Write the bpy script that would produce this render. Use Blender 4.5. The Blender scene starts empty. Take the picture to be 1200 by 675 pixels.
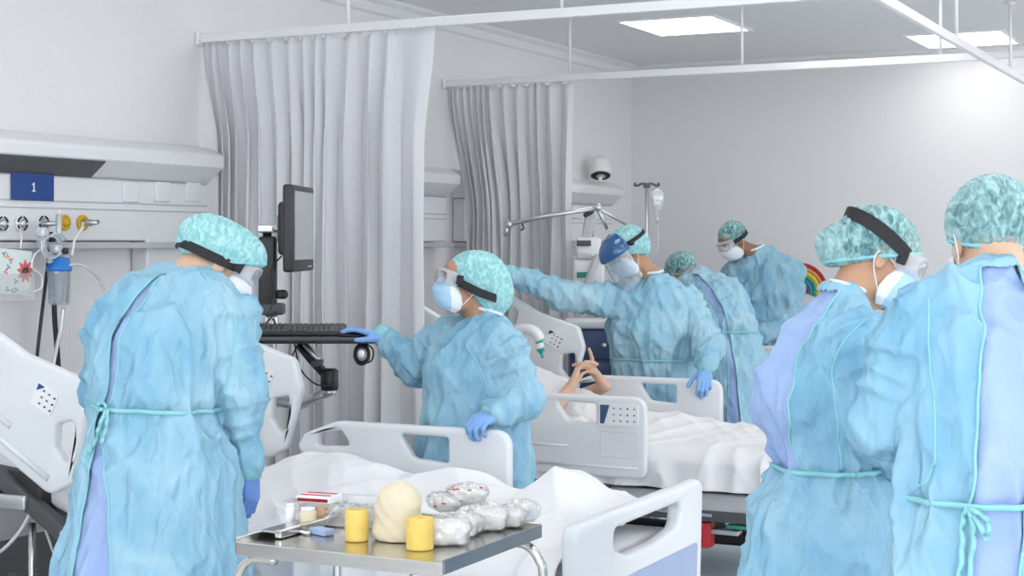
import bpy, bmesh, math, random
import numpy as np
from mathutils import Vector, Matrix
from mathutils.bvhtree import BVHTree

random.seed(7)
S = bpy.context.scene
COL = S.collection
FPX = 1867.0            # focal length in pixels of a 1200 px wide frame
EYE = 1.6               # camera height
HORIZON = 285.0
YAW = math.radians(26.5)
FW = np.array([-math.sin(YAW), math.cos(YAW)])
RT = np.array([math.cos(YAW), math.sin(YAW)])

# ------------------------------------------------------------------ camera, world, exposure
cam = bpy.data.cameras.new('camera'); camo = bpy.data.objects.new('camera', cam); COL.objects.link(camo)
camo.location = (0, 0, EYE); camo.rotation_euler = (math.pi/2, 0, YAW)
cam.sensor_width = 36; cam.lens = FPX/1200*36
cam.shift_y = -(337.5-HORIZON)/1200
cam.clip_start = .05
S.camera = camo
S.view_settings.view_transform = 'Standard'; S.view_settings.look = 'None'
S.view_settings.gamma = 1; S.view_settings.use_curve_mapping = False
S.view_settings.exposure = 0.29
PANEL_STRENGTH = 3.7
FILL_STRENGTH = 3.35
w = bpy.data.worlds.new('world'); S.world = w; w.use_nodes = True
w.node_tree.nodes['Background'].inputs[0].default_value = (.9, .95, 1, 1)
w.node_tree.nodes['Background'].inputs[1].default_value = .6

# ------------------------------------------------------------------ materials
def mat(name, col, rough=.5, metal=0, var=.04, scale=8, bump=0, bscale=40, trans=0, alpha=1, spec=.5, sss=0, emit=0, stretch=(1,1,1), col2=None, coat=0):
    m = bpy.data.materials.new(name); m.use_nodes = True
    nt = m.node_tree; b = nt.nodes['Principled BSDF']
    tc = nt.nodes.new('ShaderNodeTexCoord'); mp = nt.nodes.new('ShaderNodeMapping'); mp.inputs['Scale'].default_value = stretch
    nt.links.new(tc.outputs['Object'], mp.inputs['Vector'])
    nz = nt.nodes.new('ShaderNodeTexNoise'); nz.inputs['Scale'].default_value = scale; nz.inputs['Detail'].default_value = 4
    nt.links.new(mp.outputs[0], nz.inputs['Vector'])
    rp = nt.nodes.new('ShaderNodeValToRGB')
    c2 = col2 or tuple(min(1, c*(1+var)) for c in col)
    c1 = col if col2 else tuple(c*(1-var) for c in col)
    rp.color_ramp.elements[0].position = .3; rp.color_ramp.elements[1].position = .7
    rp.color_ramp.elements[0].color = (*c1, 1); rp.color_ramp.elements[1].color = (*c2, 1)
    nt.links.new(nz.outputs[0], rp.inputs[0]); nt.links.new(rp.outputs[0], b.inputs['Base Color'])
    b.inputs['Roughness'].default_value = rough; b.inputs['Metallic'].default_value = metal
    b.inputs['Specular IOR Level'].default_value = spec
    if coat: b.inputs['Coat Weight'].default_value = coat
    if sss:
        b.inputs['Subsurface Weight'].default_value = sss; b.inputs['Subsurface Radius'].default_value = (1, .4, .25); b.inputs['Subsurface Scale'].default_value = .012
    if emit:
        b.inputs['Emission Color'].default_value = (*col, 1); b.inputs['Emission Strength'].default_value = emit
    if bump:
        nb = nt.nodes.new('ShaderNodeTexNoise'); nb.inputs['Scale'].default_value = bscale; nb.inputs['Detail'].default_value = 5
        nt.links.new(mp.outputs[0], nb.inputs['Vector'])
        bp = nt.nodes.new('ShaderNodeBump'); bp.inputs['Strength'].default_value = bump; bp.inputs['Distance'].default_value = .01
        nt.links.new(nb.outputs[0], bp.inputs['Height']); nt.links.new(bp.outputs[0], b.inputs['Normal'])
    out = nt.nodes['Material Output']; cur = b.outputs[0]
    if trans:
        tr = nt.nodes.new('ShaderNodeBsdfTranslucent'); nt.links.new(rp.outputs[0], tr.inputs[0])
        mx = nt.nodes.new('ShaderNodeMixShader'); mx.inputs[0].default_value = trans
        nt.links.new(cur, mx.inputs[1]); nt.links.new(tr.outputs[0], mx.inputs[2]); cur = mx.outputs[0]
    if alpha < 1:
        tp = nt.nodes.new('ShaderNodeBsdfTransparent'); mx = nt.nodes.new('ShaderNodeMixShader'); mx.inputs[0].default_value = alpha
        nt.links.new(tp.outputs[0], mx.inputs[1]); nt.links.new(cur, mx.inputs[2]); cur = mx.outputs[0]
    nt.links.new(cur, out.inputs[0])
    return m

def clear_mat(name, tint=(1, 1, 1), gloss=.12, rough=.05, cloud=.06):
    m = bpy.data.materials.new(name); m.use_nodes = True; nt = m.node_tree; nt.nodes.clear()
    out = nt.nodes.new('ShaderNodeOutputMaterial'); tp = nt.nodes.new('ShaderNodeBsdfTransparent'); tp.inputs[0].default_value = (*tint, 1)
    gl = nt.nodes.new('ShaderNodeBsdfGlossy'); gl.inputs['Roughness'].default_value = rough
    fr = nt.nodes.new('ShaderNodeLayerWeight'); fr.inputs[0].default_value = .35
    mu = nt.nodes.new('ShaderNodeMath'); mu.operation = 'MULTIPLY_ADD'; mu.inputs[1].default_value = .45; mu.inputs[2].default_value = gloss
    nt.links.new(fr.outputs['Facing'], mu.inputs[0])
    df = nt.nodes.new('ShaderNodeBsdfDiffuse'); df.inputs[0].default_value = (.9, .93, .95, 1)
    m1 = nt.nodes.new('ShaderNodeMixShader'); m1.inputs[0].default_value = cloud
    nt.links.new(tp.outputs[0], m1.inputs[1]); nt.links.new(df.outputs[0], m1.inputs[2])
    m2 = nt.nodes.new('ShaderNodeMixShader'); nt.links.new(mu.outputs[0], m2.inputs[0])
    nt.links.new(m1.outputs[0], m2.inputs[1]); nt.links.new(gl.outputs[0], m2.inputs[2]); nt.links.new(m2.outputs[0], out.inputs[0])
    return m

def gown_mat(name, c1, c2):
    """thin non-woven cloth: creases of several directions as relief, layered cloth as light and dark patches"""
    m = bpy.data.materials.new(name); m.use_nodes = True; nt = m.node_tree; b = nt.nodes['Principled BSDF']; lk = nt.links.new
    tc = nt.nodes.new('ShaderNodeTexCoord'); hs = []
    for rot, sc, st, w_ in (((0, .35, .2), 5.5, (1, 1, .28), 1.0), ((.3, -.6, .9), 8, (1, 1, .3), .8), ((.9, .9, .2), 15, (1, 1, .4), .4)):
        mp = nt.nodes.new('ShaderNodeMapping'); mp.inputs['Rotation'].default_value = rot; mp.inputs['Scale'].default_value = st; lk(tc.outputs['Object'], mp.inputs['Vector'])
        nz = nt.nodes.new('ShaderNodeTexNoise'); nz.inputs['Scale'].default_value = sc; nz.inputs['Detail'].default_value = 2; nz.inputs['Distortion'].default_value = .5; lk(mp.outputs[0], nz.inputs['Vector'])
        a = nt.nodes.new('ShaderNodeMath'); a.operation = 'SUBTRACT'; lk(nz.outputs[0], a.inputs[0]); a.inputs[1].default_value = .5
        q = nt.nodes.new('ShaderNodeMath'); q.operation = 'ABSOLUTE'; lk(a.outputs[0], q.inputs[0])
        r = nt.nodes.new('ShaderNodeMath'); r.operation = 'MULTIPLY_ADD'; lk(q.outputs[0], r.inputs[0]); r.inputs[1].default_value = -4.5*w_; r.inputs[2].default_value = w_; hs.append(r)
    s1 = nt.nodes.new('ShaderNodeMath'); lk(hs[0].outputs[0], s1.inputs[0]); lk(hs[1].outputs[0], s1.inputs[1])
    s2 = nt.nodes.new('ShaderNodeMath'); lk(s1.outputs[0], s2.inputs[0]); lk(hs[2].outputs[0], s2.inputs[1])
    bp = nt.nodes.new('ShaderNodeBump'); bp.inputs['Strength'].default_value = .9; bp.inputs['Distance'].default_value = .012; lk(s2.outputs[0], bp.inputs['Height']); lk(bp.outputs[0], b.inputs['Normal'])
    n2 = nt.nodes.new('ShaderNodeTexNoise'); n2.inputs['Scale'].default_value = 4.2; n2.inputs['Detail'].default_value = 5; n2.inputs['Distortion'].default_value = 1.2
    mp = nt.nodes.new('ShaderNodeMapping'); mp.inputs['Scale'].default_value = (1, 1, .5); lk(tc.outputs['Object'], mp.inputs['Vector']); lk(mp.outputs[0], n2.inputs['Vector'])
    rp = nt.nodes.new('ShaderNodeValToRGB'); rp.color_ramp.elements[0].position = .36; rp.color_ramp.elements[1].position = .66
    rp.color_ramp.elements[0].color = (*c1, 1); rp.color_ramp.elements[1].color = (*c2, 1); lk(n2.outputs[0], rp.inputs[0]); lk(rp.outputs[0], b.inputs['Base Color'])
    b.inputs['Roughness'].default_value = .7; b.inputs['Specular IOR Level'].default_value = .25
    return m
def cap_mat(name, c1, c2, a0, a1):
    """crinkled see-through cap: folds are denser and paler than the single layer between them"""
    m = bpy.data.materials.new(name); m.use_nodes = True; nt = m.node_tree; b = nt.nodes['Principled BSDF']; lk = nt.links.new
    tc = nt.nodes.new('ShaderNodeTexCoord'); mp = nt.nodes.new('ShaderNodeMapping'); mp.inputs['Rotation'].default_value = (.5, .4, .2); mp.inputs['Scale'].default_value = (1, .22, .6); lk(tc.outputs['Object'], mp.inputs['Vector'])
    nz = nt.nodes.new('ShaderNodeTexNoise'); nz.inputs['Scale'].default_value = 75; nz.inputs['Detail'].default_value = 4; nz.inputs['Distortion'].default_value = .6; lk(mp.outputs[0], nz.inputs['Vector'])
    rp = nt.nodes.new('ShaderNodeValToRGB'); rp.color_ramp.elements[0].position = .38; rp.color_ramp.elements[1].position = .64
    rp.color_ramp.elements[0].color = (*c1, 1); rp.color_ramp.elements[1].color = (*c2, 1); lk(nz.outputs[0], rp.inputs[0]); lk(rp.outputs[0], b.inputs['Base Color'])
    bp = nt.nodes.new('ShaderNodeBump'); bp.inputs['Strength'].default_value = .7; bp.inputs['Distance'].default_value = .006; lk(nz.outputs[0], bp.inputs['Height']); lk(bp.outputs[0], b.inputs['Normal'])
    b.inputs['Roughness'].default_value = .7; b.inputs['Specular IOR Level'].default_value = .2
    al = nt.nodes.new('ShaderNodeMapRange'); al.inputs['From Min'].default_value = .36; al.inputs['From Max'].default_value = .66; al.inputs['To Min'].default_value = a0; al.inputs['To Max'].default_value = a1; lk(nz.outputs[0], al.inputs['Value'])
    tp = nt.nodes.new('ShaderNodeBsdfTransparent'); mx = nt.nodes.new('ShaderNodeMixShader'); lk(al.outputs[0], mx.inputs[0]); lk(tp.outputs[0], mx.inputs[1]); lk(b.outputs[0], mx.inputs[2])
    lk(mx.outputs[0], nt.nodes['Material Output'].inputs[0]); return m

MT = {}
MT['wall'] = mat('wall_paint', (.80, .80, .81), .7, var=.012, scale=60, bump=.05, bscale=160)
MT['ceiling'] = mat('ceiling_paint', (.82, .83, .84), .8, var=.01)
MT['floor'] = mat('floor_vinyl', (.72, .73, .74), .35, var=.05, scale=5)
MT['unit'] = mat('unit_white', (.80, .81, .83), .35, var=.01)
MT['unit_grey'] = mat('unit_grey', (.52, .53, .55), .5, var=.02)
MT['grille'] = mat('grille_dark', (.10, .105, .11), .5, var=.15, scale=90)
MT['plastic'] = mat('bed_plastic', (.74, .765, .79), .32, var=.008, scale=3)
MT['plastic_g'] = mat('bed_plastic_grey', (.62, .65, .68), .38, var=.01)
MT['panel_blue'] = mat('panel_blue', (.33, .43, .62), .45, var=.03)
MT['navy'] = mat('navy', (.05, .09, .2), .4, var=.05)
MT['steel'] = mat('steel', (.62, .61, .58), .22, 1, var=.06, scale=14, stretch=(1, 1, 6))
MT['steel_dark'] = mat('steel_dark', (.20, .235, .27), .35, .8, var=.05)
MT['alu'] = mat('aluminium', (.62, .63, .65), .35, .9, var=.03)
MT['black'] = mat('black_plastic', (.018, .018, .02), .42, var=.2)
MT['darkgrey'] = mat('dark_grey_plastic', (.07, .075, .08), .5, var=.1)
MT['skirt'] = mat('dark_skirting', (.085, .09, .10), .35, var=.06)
MT['white'] = mat('white_plastic', (.84, .85, .86), .35, var=.01)
MT['blue_sign'] = mat('blue_sign', (.012, .055, .25), .4, var=.04)
MT['sheet'] = mat('sheet_cotton', (.80, .80, .82), .85, var=.01, bump=.12, bscale=22, spec=.2)
MT['mattress'] = mat('mattress_cotton', (.80, .80, .82), .8, var=.02, bump=.1, bscale=14, spec=.2)
MT['curtain'] = mat('curtain_cloth', (.82, .82, .845), .85, var=.015, scale=60, spec=.15, trans=.16)
MT['gown'] = gown_mat('gown_fabric', (.20, .43, .60), (.37, .59, .70))
MT['gown2'] = gown_mat('gown_fabric_pale', (.26, .51, .67), (.43, .65, .75))
MT['gown3'] = gown_mat('gown_fabric_mid', (.20, .43, .61), (.33, .55, .67))
MT['inner'] = mat('scrubs_periwinkle', (.29, .41, .70), .8, scale=4, bump=.3, bscale=12, spec=.2, col2=(.37, .49, .74))
MT['trim'] = mat('teal_binding', (.27, .60, .64), .7, var=.08, spec=.2)
MT['cap'] = cap_mat('cap_mesh', (.27, .61, .64), (.44, .72, .73), .85, 1)
MT['cap_thin'] = cap_mat('cap_mesh_thin', (.22, .52, .54), (.42, .66, .67), .38, .86)
MT['mask'] = mat('mask_blue', (.42, .64, .84), .8, var=.03, spec=.2, bump=.1, bscale=70)
MT['mask_white'] = mat('mask_white', (.80, .84, .88), .8, var=.02, spec=.2)
MT['strap'] = mat('black_elastic', (.012, .012, .016), .7, var=.2, scale=90)
MT['glove'] = mat('glove_nitrile', (.22, .42, .78), .42, var=.05, scale=20, bump=.15, bscale=60)
MT['glove_dark'] = mat('glove_nitrile_dark', (.12, .25, .62), .42, var=.06, scale=20, bump=.15, bscale=60)
MT['visor'] = mat('visor_blue', (.02, .11, .30), .14, var=.05, coat=.6)
MT['lens'] = clear_mat('clear_lens', (1, 1, 1), .05, .04, .03)
MT['shield'] = clear_mat('clear_shield', (.96, .98, 1), .10, .04, .13)
MT['clearbag'] = clear_mat('clear_film', (1, 1, 1), .14, .12, .12)
MT['film'] = clear_mat('crinkled_film', (1, 1, 1), .10, .16, .12)
MT['canister'] = clear_mat('canister_clear', (.93, .96, 1), .12, .08, .18)
MT['tube'] = clear_mat('clear_tube', (.9, .95, 1), .15, .1, .5)
MT['gframe'] = mat('goggle_frame', (.76, .80, .83), .3, var=.01, alpha=.34)
MT['hair'] = mat('dark_hair', (.02, .017, .015), .6, var=.3, scale=60, stretch=(1, 1, .2))
MT['hair_grey'] = mat('grey_hair', (.10, .10, .10), .6, var=.4, scale=60)
MT['eye'] = mat('eye_white', (.8, .8, .8), .2, var=.01)
MT['iris'] = mat('iris_dark', (.02, .012, .01), .15, var=.1)
MT['shoe'] = mat('white_clog', (.7, .72, .75), .5, var=.02)
MT['cream'] = mat('cream_cotton', (.70, .63, .47), .9, var=.03, scale=30, bump=.2, bscale=140, spec=.1)
MT['yellow'] = mat('yellow_tape', (.78, .56, .14), .7, var=.05, scale=40, bump=.1, bscale=90)
MT['yellow_b'] = mat('yellow_bright', (.72, .45, .02), .4, var=.05)
MT['gauze'] = mat('gauze_pack', (.74, .71, .66), .6, scale=16, col2=(.84, .84, .85), bump=.5, bscale=40)
MT['red'] = mat('red_print', (.55, .03, .04), .5, var=.05)
MT['green'] = mat('green_print', (.03, .32, .22), .5, var=.05)
MT['teal_p'] = mat('teal_plastic', (.02, .38, .34), .35, var=.05)
MT['medblue'] = mat('lid_blue', (.03, .22, .70), .35, var=.04)
MT['paper'] = mat('paper_mint', (.78, .86, .86), .7, var=.03, scale=10)
MT['orange'] = mat('orange', (.8, .35, .1), .5, var=.05)
MT['coral'] = mat('coral_ink', (.72, .16, .18), .6, var=.05)
MT['yarc'] = mat('rainbow_yellow', (.85, .62, .06), .6, var=.03)
MT['barc'] = mat('rainbow_blue', (.03, .28, .42), .6, var=.03)
MT['parc'] = mat('rainbow_purple', (.25, .04, .14), .6, var=.03)
MT['screen'] = mat('screen_glass', (.36, .38, .39), .12, var=.03, scale=2)
def skin(name, c): return mat(name, c, .5, var=.05, scale=25, sss=.12, bump=.05, bscale=150)
SK = {'fair': skin('skin_fair', (.66, .42, .30)), 'tan': skin('skin_tan', (.46, .25, .15)), 'brown': skin('skin_brown', (.30, .15, .085)), 'warm': skin('skin_warm', (.56, .31, .19))}

# ------------------------------------------------------------------ object helpers
def link(o, parent=None):
    COL.objects.link(o)
    if parent is not None: o.parent = parent
    return o
def tag(o, label=None, cat=None, group=None, kind=None):
    if label: o['label'] = label
    if cat: o['category'] = cat
    if group: o['group'] = group
    if kind: o['kind'] = kind
    return o
def empty(name, loc, rz=0, label=None, cat=None, group=None):
    o = bpy.data.objects.new(name, None); o.empty_display_size = .1; link(o)
    o.location = loc; o.rotation_euler = (0, 0, rz)
    return tag(o, label, cat, group)
def raw(name, V, Fs, m, parent=None, smooth=True, mats=None, fmat=None):
    me = bpy.data.meshes.new(name)
    V = np.asarray(V, dtype=np.float32)
    if isinstance(Fs, np.ndarray) and Fs.ndim == 2:
        k = Fs.shape[1]; n = len(Fs)
        me.vertices.add(len(V)); me.vertices.foreach_set('co', V.ravel())
        me.loops.add(n*k); me.loops.foreach_set('vertex_index', Fs.astype(np.int32).ravel())
        me.polygons.add(n); me.polygons.foreach_set('loop_start', np.arange(0, n*k, k, dtype=np.int32))
        me.update(calc_edges=True)
    else:
        me.from_pydata([tuple(map(float, v)) for v in V], [], [tuple(map(int, f)) for f in Fs])
    for q in (mats or [m]): me.materials.append(q)
    if fmat is not None: me.polygons.foreach_set('material_index', np.asarray(fmat, dtype=np.int32))
    if smooth: me.polygons.foreach_set('use_smooth', np.ones(len(me.polygons), dtype=bool))
    me.update()
    return link(bpy.data.objects.new(name, me), parent)

class MB:
    """collects shapes into one mesh; material slots by key"""
    def __init__(s): s.V = []; s.F = []; s.M = []; s.S = []; s.keys = []
    def slot(s, k):
        if k not in s.keys: s.keys.append(k)
        return s.keys.index(k)
    def add(s, V, Fs, k, smooth=True):
        o = len(s.V); i = s.slot(k)
        s.V += [tuple(map(float, v)) for v in V]
        for f in Fs: s.F.append(tuple(int(x)+o for x in f)); s.M.append(i); s.S.append(smooth)
        return s
    def bm(s, bm, k, smooth=True, M=None):
        if M is not None: bm.transform(M)
        bm.verts.index_update()
        s.add([v.co[:] for v in bm.verts], [[v.index for v in f.verts] for f in bm.faces], k, smooth); bm.free(); return s
    def box(s, c, d, k, bev=.004, M=None, seg=2):
        bm = bmesh.new(); bmesh.ops.create_cube(bm, size=1, matrix=Matrix.Diagonal((d[0], d[1], d[2], 1)))
        if bev > 0: bmesh.ops.bevel(bm, geom=bm.edges[:], offset=min(bev, min(d)*.45), segments=seg, profile=.5, affect='EDGES')
        if M is not None: bm.transform(M)
        bm.transform(Matrix.Translation(c)); return s.bm(bm, k, bev > 0 and False)
    def rbox(s, c, d, k, bev=.02, M=None, seg=4):
        bm = bmesh.new(); bmesh.ops.create_cube(bm, size=1, matrix=Matrix.Diagonal((d[0], d[1], d[2], 1)))
        bmesh.ops.bevel(bm, geom=bm.edges[:], offset=min(bev, min(d)*.49), segments=seg, profile=.5, affect='EDGES')
        if M is not None: bm.transform(M)
        bm.transform(Matrix.Translation(c)); return s.bm(bm, k, True)
    def tube(s, P, r, k, n=10, closed=False):
        V, Fs = tube_geo(P, r, n, closed); return s.add(V, Fs, k)
    def lathe(s, prof, k, c=(0, 0, 0), n=24, M=None):
        V = []; Fs = []
        for (r, z) in prof:
            for i in range(n):
                a = 2*math.pi*i/n; V.append(Vector((r*math.cos(a), r*math.sin(a), z)))
        m = len(prof)
        for j in range(m-1):
            for i in range(n): Fs.append((j*n+i, j*n+(i+1) % n, (j+1)*n+(i+1) % n, (j+1)*n+i))
        Fs.append(tuple(range(n))[::-1]); Fs.append(tuple((m-1)*n+i for i in range(n)))
        T = Matrix.Translation(c) @ (M or Matrix())
        return s.add([T @ v for v in V], Fs, k)
    def prism(s, pts, axis, a0, a1, k, smooth=False):
        """pts polygon in the two other axes, extruded along axis from a0 to a1"""
        n = len(pts); V = []
        for a in (a0, a1):
            for (p, q) in pts: V.append({'x': (a, p, q), 'y': (p, a, q), 'z': (p, q, a)}[axis])
        Fs = [tuple(range(n))[::-1], tuple(range(n, 2*n))] + [(i, (i+1) % n, n+(i+1) % n, n+i) for i in range(n)]
        return s.add(V, Fs, k, smooth)
    def build(s, name, parent=None, loc=None):
        o = raw(name, s.V, s.F, None, parent, False, [MT[k] if isinstance(k, str) else k for k in s.keys], s.M)
        o.data.polygons.foreach_set('use_smooth', np.array(s.S, dtype=bool))
        bm = bmesh.new(); bm.from_mesh(o.data); bmesh.ops.recalc_face_normals(bm, faces=bm.faces[:]); bm.to_mesh(o.data); bm.free()
        if loc: o.location = loc
        return o

def catmull(P, n=8, closed=False):
    P = [np.array(p, float) for p in P]
    if len(P) < 3 and not closed: return [P[0]+(P[-1]-P[0])*t for t in np.linspace(0, 1, n)]
    out = []; N = len(P); rng = range(N if closed else N-1)
    for i in rng:
        p1 = P[i]; p2 = P[(i+1) % N]
        p0 = P[(i-1) % N] if closed or i > 0 else 2*p1-p2
        p3 = P[(i+2) % N] if closed or i < N-2 else 2*p2-p1
        for t in np.linspace(0, 1, n, endpoint=False):
            out.append(.5*((2*p1)+(-p0+p2)*t+(2*p0-5*p1+4*p2-p3)*t*t+(-p0+3*p1-3*p2+p3)*t**3))
    if not closed: out.append(P[-1])
    return out

def tube_geo(P, r, n=10, closed=False):
    P = [np.array(p, float) for p in P]; N = len(P)
    rs = r if hasattr(r, '__len__') else [r]*N
    if len(rs) != N: rs = np.interp(np.linspace(0, 1, N), np.linspace(0, 1, len(rs)), rs)
    V = []; Fs = []; prev = None
    for i in range(N):
        a = P[(i-1) % N] if closed or i > 0 else P[i]; b = P[(i+1) % N] if closed or i < N-1 else P[i]
        t = b-a; t = t/(np.linalg.norm(t)+1e-12)
        if prev is None:
            h = np.array([0, 0, 1.]) if abs(t[2]) < .9 else np.array([1., 0, 0]); u = np.cross(t, h)
        else: u = prev-t*np.dot(prev, t)
        u /= np.linalg.norm(u)+1e-12; v = np.cross(t, u); prev = u
        for k in range(n):
            a_ = 2*math.pi*k/n; V.append(P[i]+rs[i]*(u*math.cos(a_)+v*math.sin(a_)))
    for i in range(N if closed else N-1):
        j = (i+1) % N
        for k in range(n): Fs.append((i*n+k, i*n+(k+1) % n, j*n+(k+1) % n, j*n+k))
    if not closed: Fs += [tuple(range(n))[::-1], tuple((N-1)*n+k for k in range(n))]
    return V, Fs

def ribbon_geo(P, Nn, width, th, closed=False):
    P = [np.array(p, float) for p in P]; N = len(P); V = []; Fs = []
    for i in range(N):
        a = P[(i-1) % N] if closed or i > 0 else P[i]; b = P[(i+1) % N] if closed or i < N-1 else P[i]
        t = b-a; t /= np.linalg.norm(t)+1e-12; n = np.array(Nn[i], float); n -= t*np.dot(n, t); n /= np.linalg.norm(n)+1e-12
        w = np.cross(t, n); hw = (width[i] if hasattr(width, '__len__') else width)/2
        V += [P[i]-w*hw-n*th*.5, P[i]+w*hw-n*th*.5, P[i]+w*hw+n*th*.5, P[i]-w*hw+n*th*.5]
    for i in range(N if closed else N-1):
        j = (i+1) % N
        for k in range(4): Fs.append((i*4+k, i*4+(k+1) % 4, j*4+(k+1) % 4, j*4+k))
    if not closed: Fs += [(3, 2, 1, 0), tuple((N-1)*4+k for k in range(4))]
    return V, Fs

def roundpoly(pts, rad, n=6):
    out = []; N = len(pts)
    for i in range(N):
        p = np.array(pts[i][:2], float); r = pts[i][2] if len(pts[i]) > 2 else rad
        a = np.array(pts[i-1][:2], float)-p; b = np.array(pts[(i+1) % N][:2], float)-p
        la, lb = np.linalg.norm(a), np.linalg.norm(b); a /= la; b /= lb
        ang = math.acos(max(-1, min(1, float(a@b)))); d = min(r/math.tan(ang/2), la*.48, lb*.48)
        p0 = p+a*d; p2 = p+b*d
        for t in np.linspace(0, 1, n): out.append(tuple((1-t)**2*p0+2*t*(1-t)*p+t*t*p2))
    return out

def plate(outline, holes, th, bev):
    """solid rounded plate with holes, lying in x,y with thickness th in z"""
    cu = bpy.data.curves.new('plate', 'CURVE'); cu.dimensions = '2D'; cu.fill_mode = 'BOTH'
    cu.extrude = th/2-bev; cu.bevel_depth = bev; cu.bevel_resolution = 2; cu.offset = -bev
    for pts in [outline]+list(holes):
        sp = cu.splines.new('POLY'); sp.points.add(len(pts)-1)
        for p, q in zip(sp.points, pts): p.co = (q[0], q[1], 0, 1)
        sp.use_cyclic_u = True
    o = bpy.data.objects.new('plate', cu); COL.objects.link(o)
    dg = bpy.context.evaluated_depsgraph_get(); me = o.evaluated_get(dg).to_mesh()
    V = [v.co.copy() for v in me.vertices]; Fs = [tuple(p.vertices) for p in me.polygons]
    bm = bmesh.new(); bm.from_mesh(me); bmesh.ops.remove_doubles(bm, verts=bm.verts[:], dist=1e-5); bm.verts.index_update()
    V = [v.co.copy() for v in bm.verts]; Fs = [[v.index for v in f.verts] for f in bm.faces]; bm.free()
    o.evaluated_get(dg).to_mesh_clear(); bpy.data.objects.remove(o); bpy.data.curves.remove(cu)
    return V, Fs

# ------------------------------------------------------------------ noise, distance fields, surface extraction
_rng = np.random.RandomState(3)
_perm = np.concatenate([_rng.permutation(256)]*3)
_grad = _rng.normal(size=(256, 3)); _grad /= np.linalg.norm(_grad, axis=1)[:, None]
def perlin(P):
    P = np.asarray(P, float); I = np.floor(P).astype(int); f = P-I; I &= 255; u = f*f*f*(f*(f*6-15)+10); r = 0
    for dx in (0, 1):
        for dy in (0, 1):
            for dz in (0, 1):
                g = _grad[_perm[_perm[_perm[I[:, 0]+dx]+I[:, 1]+dy]+I[:, 2]+dz]]
                d = (g*(f-[dx, dy, dz])).sum(1)
                wx = u[:, 0] if dx else 1-u[:, 0]; wy = u[:, 1] if dy else 1-u[:, 1]; wz = u[:, 2] if dz else 1-u[:, 2]
                r = r+d*wx*wy*wz
    return r*1.6

def nrm(v): v = np.array(v, float); return v/(np.linalg.norm(v)+1e-12)
def frame(Fv, up=(0, 0, 1)):
    Fv = nrm(Fv); s = nrm(np.cross(Fv, up)); return np.array([s, Fv, np.cross(s, Fv)])   # rows: right, forward, up

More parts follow.
